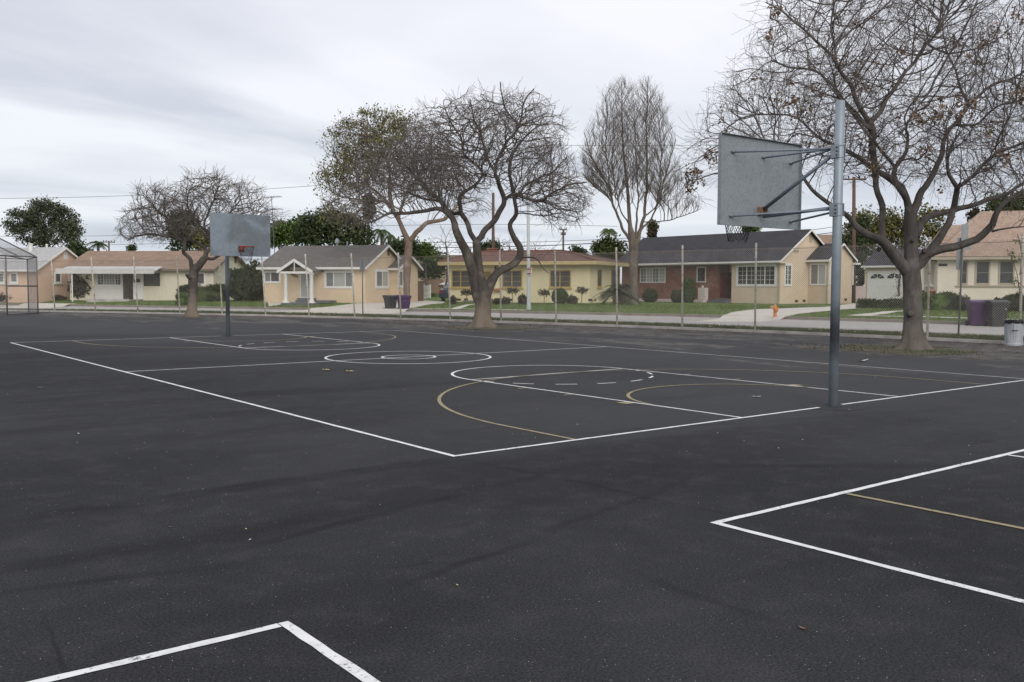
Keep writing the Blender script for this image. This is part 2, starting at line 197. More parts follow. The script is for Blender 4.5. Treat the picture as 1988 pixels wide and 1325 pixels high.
M = dict(
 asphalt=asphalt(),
 white_line=paint('white_paint', (0.80, 0.80, 0.79), (0.04, 0.04, 0.042), 0.85, 0.575),
 old_line=paint('old_white_paint', (0.60, 0.60, 0.585), (0.05, 0.05, 0.052), 0.85, 0.58),
 gold_line=paint('gold_paint', (0.33, 0.275, 0.155), (0.05, 0.05, 0.052), 0.8, 0.56),
 fresh_patch=mat('dark_patch', (0.022, 0.022, 0.023), 0.8, (0.032, 0.032, 0.033), nscale=8, bump=0.4, bscale=120),
 road=mat('road_concrete', (0.42, 0.40, 0.37), 0.85, (0.35, 0.335, 0.31), nscale=0.5, nfac=0.4, bump=0.2, bscale=50, stretch=(1, 0.35, 1)),
 gutter=mat('gutter_concrete', (0.36, 0.34, 0.31), 0.85, (0.26, 0.25, 0.23), nscale=2),
 curb=mat('curb_dirty', (0.25, 0.215, 0.185), 0.85, (0.15, 0.125, 0.11), nscale=1.2, nfac=0.4),
 curbtop=mat('curb_top', (0.42, 0.39, 0.35), 0.85, (0.3, 0.28, 0.25), nscale=2),
 mowstrip=mat('mow_strip', (0.50, 0.475, 0.44), 0.85, (0.26, 0.24, 0.22), nscale=1.6, nfac=0.45),
 drive=mat('drive_concrete', (0.62, 0.58, 0.50), 0.85, (0.53, 0.495, 0.43), nscale=0.9, nfac=0.5),
 lawn=mat('lawn', (0.085, 0.14, 0.034), 0.9, (0.14, 0.175, 0.06), nscale=0.55, nfac=0.35, bump=0.8, bscale=18, spec=0.1, detail=8),
 verge=mat('verge', (0.052, 0.088, 0.026), 0.9, (0.10, 0.11, 0.05), nscale=1.1, nfac=0.4, bump=0.8, bscale=25, spec=0.1, detail=8),
 blade=leafmat('grass_blades', (0.085, 0.15, 0.035), (0.15, 0.18, 0.06), 0.5),
 bladed=leafmat('verge_blades', (0.045, 0.082, 0.024), (0.09, 0.10, 0.042), 0.5),
 dirt=mat('dirt', (0.115, 0.092, 0.068), 0.95, (0.062, 0.075, 0.035), nscale=1.6, nfac=0.3, bump=0.8, bscale=20, detail=8),
 earth=mat('earth', (0.10, 0.085, 0.06), 0.95, (0.07, 0.085, 0.04), nscale=0.1),
 galv=mat('galvanised', (0.30, 0.335, 0.37), 0.5, (0.23, 0.262, 0.295), nscale=14, nfac=0.3, metal=0.35, bump=0.05, bscale=40, detail=8),
 galvd=mat('galvanised_strut', (0.20, 0.235, 0.275), 0.5, (0.15, 0.175, 0.205), nscale=8, metal=0.35),
 darkiron=mat('dark_iron', (0.03, 0.03, 0.032), 0.6),
 chain=mat('net_chain', (0.05, 0.045, 0.045), 0.6),
 rust=mat('rust', (0.20, 0.10, 0.05), 0.9, (0.34, 0.27, 0.20), nscale=20, nfac=0.3),
 orange_rim=mat('rim_paint', (0.36, 0.065, 0.03), 0.6, (0.22, 0.05, 0.03), nscale=20),
 wire=mat('fence_wire', (0.50, 0.485, 0.445), 0.6, (0.2, 0.17, 0.14), nscale=2, metal=0.2),
 wiredark=mat('backstop_wire', (0.28, 0.28, 0.29), 0.6, metal=0.3),
 pipe=mat('backstop_pipe', (0.12, 0.115, 0.118), 0.6, (0.17, 0.155, 0.15), nscale=4),
 white=mat('white_trim', (0.74, 0.735, 0.70), 0.6, (0.66, 0.655, 0.62), nscale=3),
 ltgrey=mat('pale_shutter', (0.55, 0.56, 0.55), 0.6, (0.48, 0.5, 0.49), nscale=4),
 glass=mat('window_glass', (0.03, 0.033, 0.038), 0.08, (0.055, 0.058, 0.062), nscale=1.5, spec=0.5),
 screen=mat('window_screen', (0.06, 0.058, 0.055), 0.45, (0.09, 0.085, 0.08), nscale=2, spec=0.4),
 curtain=mat('window_curtain', (0.33, 0.345, 0.32), 0.25, (0.42, 0.43, 0.40), nscale=7, stretch=(6, 6, 0.3), spec=0.5),
 blind=mat('window_blind', (0.16, 0.165, 0.165), 0.25, (0.23, 0.235, 0.23), nscale=9, stretch=(8, 8, 0.3), spec=0.5),
 st_tan=mat('stucco_tan', (0.68, 0.54, 0.375), 0.92, (0.62, 0.49, 0.34), nscale=0.9, bump=0.25, bscale=70),
 st_beige=mat('stucco_beige', (0.66, 0.54, 0.40), 0.92, (0.60, 0.485, 0.36), nscale=0.7, bump=0.25, bscale=70),
 st_yellow=mat('stucco_yellow', (0.76, 0.67, 0.44), 0.92, (0.68, 0.60, 0.385), nscale=0.7, bump=0.25, bscale=70),
 st_pink=mat('stucco_pink', (0.69, 0.49, 0.36), 0.92, (0.63, 0.445, 0.33), nscale=0.7, bump=0.25, bscale=70),
 st_cream=mat('stucco_cream', (0.77, 0.69, 0.58), 0.92, (0.70, 0.63, 0.53), nscale=0.7, bump=0.25, bscale=70),
 siding=mat('cream_siding', (0.74, 0.68, 0.54), 0.85, (0.64, 0.585, 0.46), nscale=5, stretch=(4, 4, 0.15)),
 ytrim=mat('yellow_trim', (0.50, 0.37, 0.13), 0.6, (0.44, 0.33, 0.12)), yfascia=mat('yellow_fascia', (0.58, 0.46, 0.24), 0.7),
 ctrim=mat('cream_trim', (0.48, 0.42, 0.32), 0.7), eave=mat('eave_brown', (0.20, 0.155, 0.115), 0.8),
 rf_grey=tiles('shingle_grey', (0.125, 0.115, 0.105), (0.165, 0.152, 0.14), (0.14, 0.125, 0.112)),
 rf_dark=tiles('shingle_charcoal', (0.040, 0.039, 0.045), (0.060, 0.058, 0.065), (0.052, 0.048, 0.052)),
 rf_brown=tiles('shingle_brown', (0.21, 0.145, 0.105), (0.29, 0.205, 0.15), (0.25, 0.185, 0.145)),
 rf_red=tiles('shingle_red', (0.125, 0.060, 0.046), (0.175, 0.088, 0.066), (0.135, 0.09, 0.075), swap=True),
 rf_pale=tiles('shingle_pale', (0.36, 0.36, 0.355), (0.42, 0.42, 0.41), (0.38, 0.375, 0.37)),
 rf_pink=tiles('shingle_pinkish', (0.28, 0.195, 0.145), (0.40, 0.30, 0.235), (0.34, 0.25, 0.195), bw=0.17, bh=0.11, mort=0.004, bump=0.7),
 brick=tiles('brick_wall', (0.15, 0.05, 0.032), (0.30, 0.125, 0.08), (0.16, 0.065, 0.045), bw=0.30, bh=0.10, mort=0.016, morc=(0.25, 0.19, 0.155)),
 whitebrick=tiles('white_brick', (0.58, 0.51, 0.47), (0.66, 0.59, 0.55), (0.55, 0.48, 0.45), bw=0.3, bh=0.12, morc=(0.36, 0.3, 0.28)),
 pinkblock=tiles('pink_block', (0.52, 0.40, 0.38), (0.58, 0.45, 0.43), (0.54, 0.42, 0.40), bw=0.4, bh=0.2, morc=(0.42, 0.33, 0.31)),
 brownwall=mat('brown_wall', (0.19, 0.125, 0.09), 0.9, (0.15, 0.10, 0.075), nscale=2),
 woodfence=mat('wood_fence', (0.30, 0.195, 0.13), 0.9, (0.20, 0.135, 0.09), nscale=3, stretch=(5, 5, 0.2)),
 step=mat('painted_step', (0.115, 0.12, 0.13), 0.7, (0.15, 0.155, 0.165)), stone=mat('step_stone', (0.25, 0.24, 0.23), 0.85, (0.14, 0.135, 0.14), nscale=4, nfac=0.3),
 reddoor=mat('red_door', (0.17, 0.02, 0.018), 0.5), browndoor=mat('brown_door', (0.05, 0.035, 0.028), 0.6),
 purple=mat('purple_plastic', (0.05, 0.013, 0.075), 0.45, (0.04, 0.011, 0.06), nscale=3), purple_l=mat('purple_lid', (0.075, 0.025, 0.11), 0.45),
 greyplastic=mat('grey_plastic', (0.036, 0.036, 0.039), 0.5, (0.028, 0.028, 0.031), nscale=3), rubber=mat('rubber', (0.02, 0.02, 0.02), 0.8),
 canmetal=mat('can_metal', (0.46, 0.49, 0.52), 0.5, (0.30, 0.32, 0.34), nscale=5, nfac=0.3, metal=0.3, stretch=(5, 5, 0.5), detail=8),
 bag=mat('bin_bag', (0.012, 0.012, 0.014), 0.3),
 hydrant=mat('hydrant_paint', (0.62, 0.20, 0.05), 0.6, (0.50, 0.17, 0.06), nscale=8), hydcap=mat('hydrant_cap', (0.66, 0.36, 0.17), 0.6),
 carpaint=mat('car_paint', (0.012, 0.016, 0.03), 0.25, coat=0.8), taillight=mat('tail_light', (0.25, 0.01, 0.01), 0.2), chrome=mat('chrome', (0.5, 0.5, 0.5), 0.2, metal=1),
 carglass=mat('car_glass', (0.20, 0.26, 0.27), 0.08, spec=0.6),
 signback=mat('sign_back', (0.30, 0.325, 0.33), 0.5, (0.24, 0.26, 0.27), metal=0.3, nscale=6), signpole=mat('sign_pole', (0.15, 0.155, 0.16), 0.6, metal=0.2),
 signred=mat('sign_red', (0.45, 0.08, 0.07), 0.6), signwhite=mat('sign_white', (0.62, 0.56, 0.52), 0.6),
 lamppost=mat('lamp_post_paint', (0.42, 0.45, 0.43), 0.7, (0.36, 0.39, 0.38), nscale=3), woodpole=mat('utility_pole_wood', (0.14, 0.085, 0.065), 0.9, (0.10, 0.065, 0.05), nscale=3, stretch=(4, 4, 0.3)),
 cable=mat('cable', (0.03, 0.03, 0.035), 0.7),
 bark_near=bark('bark_grey_brown', (0.135, 0.12, 0.108), (0.082, 0.073, 0.067), (0.19, 0.172, 0.155), 3.2, lower=((0.17, 0.148, 0.12), 0.3)),
 bark_mid=bark('bark_grey', (0.115, 0.098, 0.085), (0.068, 0.059, 0.053), (0.175, 0.155, 0.135), 3.5, lower=((0.24, 0.195, 0.15), 0.8)),
 bark_pale=bark('bark_pale', (0.23, 0.175, 0.135), (0.15, 0.105, 0.082), (0.33, 0.27, 0.22), 2.6),
 bark_tall=bark('bark_tall', (0.175, 0.145, 0.12), (0.10, 0.083, 0.07), (0.20, 0.17, 0.14), 2.5),
 twig=mat('twigs', (0.125, 0.105, 0.095), 0.9, (0.17, 0.148, 0.132), nscale=1.5), twigtall=mat('twigs_tall', (0.14, 0.115, 0.10), 0.9, (0.185, 0.16, 0.14), nscale=1.5),
 lf_brown=leafmat('brown_leaves', (0.13, 0.08, 0.055), (0.235, 0.15, 0.09), 0.5, nscale=4),
 lf_olive=leafmat('olive_leaves', (0.19, 0.18, 0.055), (0.12, 0.12, 0.045), 0.45), lf_dry=leafmat('dry_seed', (0.13, 0.092, 0.065), (0.17, 0.12, 0.085), 0.4),
 lf_euc=leafmat('eucalyptus_leaves', (0.05, 0.062, 0.038), (0.085, 0.095, 0.058), 0.5), lf_dark=leafmat('dark_leaves', (0.035, 0.052, 0.024), (0.062, 0.08, 0.034), 0.5),
 lf_green=leafmat('green_leaves', (0.055, 0.095, 0.022), (0.09, 0.13, 0.035), 0.5), lf_mid=leafmat('mid_leaves', (0.038, 0.06, 0.018), (0.07, 0.085, 0.028), 0.5),
 lf_golden=leafmat('golden_leaves', (0.08, 0.088, 0.025), (0.15, 0.125, 0.042), 0.55, nscale=0.5), lf_palm=leafmat('palm_leaves', (0.05, 0.085, 0.03), (0.08, 0.11, 0.045), 0.4),
 lf_sago=leafmat('sago_leaves', (0.030, 0.042, 0.02), (0.05, 0.065, 0.03), 0.4), lf_hedge=leafmat('hedge_leaves', (0.055, 0.09, 0.028), (0.085, 0.115, 0.04), 0.5), lf_hedged=leafmat('dark_hedge_leaves', (0.035, 0.05, 0.02), (0.062, 0.07, 0.032), 0.5),
 lf_redbrown=leafmat('reddish_shrub', (0.06, 0.035, 0.028), (0.05, 0.055, 0.025), 0.5), lf_rose=leafmat('rose_leaves', (0.05, 0.055, 0.03), (0.09, 0.06, 0.045), 0.5), flower=leafmat('red_flowers', (0.5, 0.02, 0.03), (0.4, 0.02, 0.03), 0.3),
 lf_yellow=leafmat('yellow_leaf', (0.52, 0.44, 0.25), (0.38, 0.30, 0.16), 0.4, nscale=10), pebble=leafmat('pebbles', (0.45, 0.44, 0.42), (0.28, 0.27, 0.25), 0.5, nscale=20), paper=mat('litter_paper', (0.55, 0.55, 0.54), 0.8),
 skirt=leafmat('palm_skirt', (0.065, 0.052, 0.036), (0.10, 0.08, 0.055), 0.5), terracotta=mat('terracotta', (0.4, 0.2, 0.1), 0.8), whitebark=mat('white_bark', (0.68, 0.65, 0.6), 0.8, (0.5, 0.47, 0.42), nscale=3),
 awn=mat('awning_metal', (0.56, 0.555, 0.53), 0.6, (0.48, 0.475, 0.45), nscale=2), numbers=mat('house_numbers', (0.04, 0.03, 0.025), 0.6), lampglass=mat('lamp_glass', (0.6, 0.58, 0.5), 0.3), greenbox=mat('utility_box_green', (0.16, 0.21, 0.16), 0.7), canopy=mat('white_canopy', (0.75, 0.77, 0.78), 0.6),
)

# far pole: paint shaded to blackened scuffs around the lower half (stain, measured on the near pole)
def scuffed(name, base, lo, hi, dark=0.75):
    m = mat(name, base, 0.5, tuple(x*0.82 for x in base), nscale=9, nfac=0.4, metal=0.3)
    n, l, b = nd(m); src = b.inputs['Base Color'].links[0].from_socket
    t = n.new('ShaderNodeTexCoord'); s = n.new('ShaderNodeSeparateXYZ'); l.new(t.outputs['Object'], s.inputs[0])
    zn = mnode(m, 'ADD', s.outputs[2], mnode(m, 'MULTIPLY', mnode(m, 'SUBTRACT', noise(m, 5, detail=5), 0.5), 0.5))
    k = mnode(m, 'MULTIPLY', ss(m, zn, lo[0], lo[1]), mnode(m, 'SUBTRACT', 1.0, ss(m, zn, hi[0], hi[1])))
    l.new(mixc(m, mnode(m, 'MULTIPLY', k, dark), src, (0.015, 0.015, 0.018)), b.inputs['Base Color']); return m
M['pole_near'] = scuffed('pole_scuffed', (0.29, 0.335, 0.375), (0.50, 0.95), (1.05, 1.55), 0.75)
M['pole_far'] = scuffed('pole_scuffed_far', (0.20, 0.235, 0.265), (0.5, 0.9), (1.4, 1.9), 0.6)
def board_mat(name, base, smear=False):
    m = mat(name, base, 0.55, tuple(x*0.80 for x in base), nscale=9, nfac=0.3, metal=0.25, detail=9)
    n, l, b = nd(m); src = b.inputs['Base Color'].links[0].from_socket
    v = n.new('ShaderNodeTexVoronoi'); v.inputs['Scale'].default_value = 24; t = n.new('ShaderNodeTexCoord'); l.new(t.outputs['Object'], v.inputs['Vector'])
    c = mixc(m, mnode(m, 'MULTIPLY', ss(m, v.outputs['Distance'], 0.15, 0.6), 0.4), src, tuple(x*1.35 for x in base))
    c = mixc(m, mnode(m, 'MULTIPLY', ss(m, noise(m, 45, detail=3), 0.66, 0.75), 0.5), c, (0.6, 0.62, 0.64))
    if smear:   # ball scuffs darken the middle of the played face
        c = mixc(m, mnode(m, 'MULTIPLY', ss(m, noise(m, 1.1, detail=5, dist=0.2), 0.40, 0.60), 0.6), c, (0.105, 0.115, 0.115))
    l.new(c, b.inputs['Base Color']); return m
M['board_back'] = board_mat('board_zinc', (0.235, 0.26, 0.275)); M['board_face'] = board_mat('board_face_zinc', (0.215, 0.255, 0.295), True)
def rusty_post():
    m = mat('post_paint', (0.62, 0.60, 0.52), 0.7, (0.48, 0.455, 0.38), nscale=3, nfac=0.4); n, l, b = nd(m); src = b.inputs['Base Color'].links[0].from_socket
    c = mixc(m, mnode(m, 'MULTIPLY', ss(m, noise(m, 2.6, detail=7, rough=0.7, coord='Object'), 0.52, 0.66), 0.8), src, (0.22, 0.12, 0.06)); l.new(c, b.inputs['Base Color']); return m
M['post'] = rusty_post()

# ------------------------------------------------------------------ mesh helpers
class MB:
    def __init__(s): s.v = []; s.f = []; s.m = []
    def add(s, vs, fs, mi=0):
        o = len(s.v); s.v.extend([tuple(map(float, p)) for p in vs]); s.f.extend([tuple(i+o for i in f) for f in fs]); s.m.extend([mi]*len(fs))
    def box(s, x0, x1, y0, y1, z0, z1, mi=0):
        x0, x1 = min(x0, x1), max(x0, x1); y0, y1 = min(y0, y1), max(y0, y1); z0, z1 = min(z0, z1), max(z0, z1)
        s.add([(x0,y0,z0),(x1,y0,z0),(x1,y1,z0),(x0,y1,z0),(x0,y0,z1),(x1,y0,z1),(x1,y1,z1),(x0,y1,z1)], [(0,3,2,1),(4,5,6,7),(0,1,5,4),(1,2,6,5),(2,3,7,6),(3,0,4,7)], mi)
    def prism(s, poly, d, mi=0):
        n = len(poly); d = np.array(d, float); a = [np.array(p, float) for p in poly]
        s.add(a+[p+d for p in a], [tuple(range(n))[::-1], tuple(range(n, 2*n))]+[(i, (i+1) % n, n+(i+1) % n, n+i) for i in range(n)], mi)
    def tube(s, pts, rad, n=8, mi=0, cap=True, lump=None, squash=None):
        pts = [np.array(p, float) for p in pts]; k = len(pts)
        if not hasattr(rad, '__len__'): rad = [rad]*k
        vs = []; prev = None
        for i, p in enumerate(pts):
            t = pts[min(i+1, k-1)]-pts[max(i-1, 0)]; t = t/(np.linalg.norm(t)+1e-9)
            if prev is None: a = np.array([1.0, 0, 0]) if abs(t[0]) < 0.8 else np.array([0, 1.0, 0])
            else: a = prev
            a = a-t*(a @ t); a /= np.linalg.norm(a)+1e-9; prev = a; b = np.cross(t, a)
            for j in range(n):
                th = 2*math.pi*j/n; r = rad[i]*(1+(lump(i, th, p) if lump else 0)); vs.append(p+(a*math.cos(th)+b*math.sin(th))*r)
        fs = [(i*n+j, i*n+(j+1) % n, (i+1)*n+(j+1) % n, (i+1)*n+j) for i in range(k-1) for j in range(n)]
        if cap: fs += [tuple(range(n))[::-1], tuple(range((k-1)*n, k*n))]
        s.add(vs, fs, mi)
    def lathe(s, prof, c=(0,0,0), n=20, mi=0, cap=True):
        k = len(prof); vs = [(c[0]+r*math.cos(2*math.pi*j/n), c[1]+r*math.sin(2*math.pi*j/n), c[2]+z) for r, z in prof for j in range(n)]
        fs = [(i*n+j, i*n+(j+1) % n, (i+1)*n+(j+1) % n, (i+1)*n+j) for i in range(k-1) for j in range(n)]
        if cap: fs += [tuple(range(n))[::-1], tuple(range((k-1)*n, k*n))]
        s.add(vs, fs, mi)
    def ball(s, c, r, n=12, mi=0):
        r = r if hasattr(r, '__len__') else (r, r, r); m = n//2
        vs = [(c[0], c[1], c[2]-r[2])]+[(c[0]+r[0]*math.sin(math.pi*i/m)*math.cos(2*math.pi*j/n), c[1]+r[1]*math.sin(math.pi*i/m)*math.sin(2*math.pi*j/n), c[2]-r[2]*math.cos(math.pi*i/m)) for i in range(1, m) for j in range(n)]+[(c[0], c[1], c[2]+r[2])]
        L = len(vs)-1; fs = [(0, 1+(j+1) % n, 1+j) for j in range(n)]+[(1+i*n+j, 1+i*n+(j+1) % n, 1+(i+1)*n+(j+1) % n, 1+(i+1)*n+j) for i in range(m-2) for j in range(n)]+[(L, L-n+j, L-n+(j+1) % n) for j in range(n)]
        s.add(vs, fs, mi)
    def build(s, name, mats, parent=None, smooth=False, bevel=0):
        me = bpy.data.meshes.new(name); me.from_pydata(s.v, [], s.f)
        for q in (mats if isinstance(mats, (list, tuple)) else [mats]): me.materials.append(q)
        me.polygons.foreach_set('material_index', s.m)
        if smooth: me.polygons.foreach_set('use_smooth', [True]*len(s.f))
        me.update(); o = bpy.data.objects.new(name, me); COL.objects.link(o)
        if parent: o.parent = parent
        if bevel:
            bv = o.modifiers.new('bevel', 'BEVEL'); bv.width = bevel; bv.segments = 2; bv.limit_method = 'ANGLE'; bv.angle_limit = R(40)
        return o
def tag(o, label, cat, group=None):
    o['label'] = label; o['category'] = cat
    if group: o['group'] = group
    return o
def thing(name, label, cat, loc=(0,0,0), rz=0.0, group=None):
    o = bpy.data.objects.new(name, None); COL.objects.link(o); o.location = tuple(map(float, loc)); o.rotation_euler = (0, 0, rz); o.empty_display_size = 0.3
    return tag(o, label, cat, group)
def struct(o, kind='structure'): o['kind'] = kind; return o
def relabel(o, org):   # move a mesh so that its origin sits at org
    o.data.transform(Matrix.Translation(-Vector(org))); o.location = tuple(map(float, org)); return o

# ------------------------------------------------------------------ street curves: x as a function of y
class Curve:
    def __init__(s, px, z, deg=3):
        P = np.array([G(a, b, z) for a, b in px]); s.lo, s.hi = P[:, 1].min(), P[:, 1].max(); s.c = np.polyfit(P[:, 1], P[:, 0], deg); s.d = np.polyder(s.c)
    def __call__(s, y):
        q = min(max(y, s.lo), s.hi); return float(np.polyval(s.c, q)+np.polyval(s.d, q)*(y-q))
CF = Curve([(14,604.5),(106.9,606),(268.3,609),(431.8,612.5),(600.5,617.1),(778.5,621),(973,626),(1198.4,635),(1465.6,648),(1660,654.5),(1800,660),(1949,667.6)], 0)
CG = Curve([(0,601),(106,602),(268,603.7),(380,604.5),(516,608),(689,612.5),(873,616),(1080,622),(1198,626.4),(1324,630.7),(1466,637.5),(1753,648.8),(1949,655)], -0.01)
CC = Curve([(0,592.5),(160,595.6),(400,598.6),(516,600.8),(873,606.6),(1060,609.3),(1198,612.7),(1324,616),(1500,619.5),(1753,626),(1860,631.5)], -0.08)
def sm(t): t = min(max(t, 0), 1); return t*t*(3-2*t)
def LZ(x, y):
    d = x-CC(y)-0.18; return 0.05+0.25*sm(d/4.5)
def GL(px, py):      # where a sight line meets the lawn
    z = 0.1
    for _ in range(40): P = G(px, py, z); z = 0.5*z+0.5*LZ(P[0], P[1])
    return np.array([P[0], P[1], LZ(P[0], P[1])])
YS = [y*1.5 for y in range(-20, 90)]
def ribbon(name, mats, fa, fb, za, zb, ys=YS, kind='structure', label=None):
    m = MB(); vs = []; fs = []
    for y in ys: vs += [(fa(y), y, za), (fb(y), y, zb)]
    for i in range(len(ys)-1): fs.append((2*i, 2*i+1, 2*i+3, 2*i+2))
    m.add(vs, fs); return struct(m.build(name, mats))

# ground sheet under everything, out to the horizon
m = MB(); m.add([(-4000,-4000,-0.45),(4000,-4000,-0.45),(4000,4000,-0.45),(-4000,4000,-0.45)], [(0,1,2,3)]); struct(m.build('ground', M['earth']))
# playground asphalt
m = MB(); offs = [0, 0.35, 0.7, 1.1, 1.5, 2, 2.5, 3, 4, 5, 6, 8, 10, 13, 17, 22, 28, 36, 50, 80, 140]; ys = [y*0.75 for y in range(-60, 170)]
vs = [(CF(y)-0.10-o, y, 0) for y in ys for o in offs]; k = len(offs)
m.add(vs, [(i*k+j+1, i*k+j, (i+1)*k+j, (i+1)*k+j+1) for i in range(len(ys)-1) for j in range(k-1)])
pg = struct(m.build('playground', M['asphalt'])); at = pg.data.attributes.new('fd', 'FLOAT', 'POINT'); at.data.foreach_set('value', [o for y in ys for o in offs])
# concrete footing strip under the fence
m = MB(); vs = []; fs = []
for y in YS: x = CF(y); vs += [(x-0.10, y, -0.1), (x-0.095, y, 0.085), (x+0.14, y, 0.09), (x+0.14, y, -0.1)]
for i in range(len(YS)-1):
    for j in range(3): fs.append((4*i+j, 4*i+j+1, 4*i+j+5, 4*i+j+4))
m.add(vs, fs); struct(m.build('fence_footing', M['mowstrip']))
ribbon('verge', M['verge'], lambda y: CF(y)+0.14, lambda y: CG(y)-0.15, 0.06, -0.0)
m = MB(); vs = []; fs = []
for y in YS: x = CG(y); vs += [(x-0.15, y, -0.3), (x-0.15, y, 0.0), (x, y, 0.0), (x+0.02, y, -0.085), (x+0.5, y, -0.09)]
for i in range(len(YS)-1):
    for j in range(4): fs.append((5*i+j, 5*i+j+1, 5*i+j+6, 5*i+j+5))
m.add(vs, fs); struct(m.build('near_curb', M['gutter']))
ribbon('road', M['road'], lambda y: CG(y)+0.5, lambda y: CC(y)-0.45, -0.09, -0.09)
m = MB(); vs = []; fs = []; mi = []
for y in YS: x = CC(y); vs += [(x-0.45, y, -0.092), (x, y, -0.08), (x+0.03, y, 0.055), (x+0.18, y, 0.06), (x+0.18, y, -0.3)]
for i in range(len(YS)-1):
    for j in range(4): m.add([], [], 0); fs.append((5*i+j, 5*i+j+1, 5*i+j+6, 5*i+j+5)); mi.append([0, 1, 2, 1][j])
m.add(vs, fs); m.m = mi; struct(m.build('far_curb', [M['road'], M['curb'], M['curbtop']]))
m = MB(); offs2 = [0, 0.6, 1.2, 2, 3, 4, 5, 6, 7, 8, 9.2, 12, 20, 60, 200, 1500]; k = len(offs2)
vs = [(CC(y)+0.18+o, y, LZ(CC(y)+0.18+o, y)) for y in YS for o in offs2]
m.add(vs, [(i*k+j, i*k+j+1, (i+1)*k+j+1, (i+1)*k+j) for i in range(len(YS)-1) for j in range(k-1)]); struct(m.build('lawn', M['lawn']))

def drape(name, material, left, right, lift=0.02, nx=8, kind='structure'):
    """ a paved strip on the lawn between two edges given as sight lines """
    m = MB(); L = [GL(*p)[:2] for p in left]; Rr = [GL(*p)[:2] for p in right]
    def resample(P, n):
        P = np.array(P); d = np.r_[0, np.cumsum(np.linalg.norm(np.diff(P, axis=0), axis=1))]; t = np.linspace(0, d[-1], n); return np.c_[np.interp(t, d, P[:, 0]), np.interp(t, d, P[:, 1])]
    n = 60; A = resample(L, n); B = resample(Rr, n); vs = []
    for i in range(n):
        for j in range(nx+1):
            q = A[i]+(B[i]-A[i])*j/nx; d = q[0]-CC(q[1])
            z = float(np.interp(d, [-.75, -.02, .3, .6], [-.087, .066, .082, LZ(q[0], q[1])+lift]))
            vs.append((q[0], q[1], z))
    m.add(vs, [(i*(nx+1)+j, i*(nx+1)+j+1, (i+1)*(nx+1)+j+1, (i+1)*(nx+1)+j) for i in range(n-1) for j in range(nx)])
    return struct(m.build(name, material))
drape('driveway', M['drive'], [(1352,619),(1372,616.5),(1420,607),(1500,600.5),(1560,598),(1600,597),(1655,590)], [(1462,620),(1487,618.6),(1545,611),(1620,604),(1690,597.8),(1762,592.5)])
drape('driveway', M['drive'], [(490,602),(560,599.5),(620,594.5),(709,589.5),(800,585),(812,583)], [(730,606.5),(760,604.5),(800,598),(835,593.5),(858,590.5),(866,587)])
drape('driveway', M['drive'], [(-30,597),(20,591),(60,586.5)], [(60,597),(120,592),(150,587)])
drape('path', M['drive'], [(1648,612.8),(1700,608),(1762,603.5)], [(1690,614),(1725,609.8),(1800,603.5)])
drape('path', M['drive'], [(1640,612.6),(1800,615.5),(1900,618.5),(2000,622)], [(1660,614.2),(1800,616.8),(1900,620),(2000,624)], nx=2)
drape('path', M['drive'], [(800,599.4),(900,599.4),(1022,602.4)], [(800,600.6),(900,600.7),(1022,603.7)], nx=2)
drape('path', M['drive'], [(868,597),(900,593.5),(925,590.5)], [(890,598.5),(915,595),(955,591)], nx=2)
# paved walk of the house with the porch
drape('path', M['drive'], [(520,589.5),(553,588)], [(522,591.5),(562,589.5)], nx=2)

# dirt around the two trees that stand in the asphalt edge
def dirt_patch(pxs, seed):
    rg = random.Random(seed); P = [G(*p)[:2] for p in pxs]; n = len(P); out = []
    for i in range(n):
        a, b = np.array(P[i]), np.array(P[(i+1) % n])
        for t in np.linspace(0, 1, 9)[:-1]: out.append(a+(b-a)*t+np.array([rg.gauss(0, .09), rg.gauss(0, .09)]))
    c = np.mean(out, axis=0); m = MB(); vs = [(c[0], c[1], 0.03)]
    k = len(out)
    for fr, z in ((0.4, .03), (0.8, .022), (1.0, .004)):
        for q in out: w = c+(q-c)*fr; vs.append((w[0], w[1], z+rg.uniform(0, .008)))
    fs = [(0, 1+j, 1+(j+1) % k) for j in range(k)]+[(1+r*k+j, 1+(r+1)*k+j, 1+(r+1)*k+(j+1) % k, 1+r*k+(j+1) % k) for r in range(2) for j in range(k)]
    m.add(vs, fs); return struct(m.build('dirt', M['dirt']))
dirt_patch([(1625,676),(1668,670),(1740,668),(1800,672),(1850,676),(1905,683),(1850,689),(1790,692),(1720,686),(1660,681)], 1)
dirt_patch([(858,637),(900,632),(940,630),(1000,634),(1040,638),(1000,640),(950,641),(900,640)], 2)
dirt_patch([(352,616),(375,613),(400,616),(380,619)], 3)

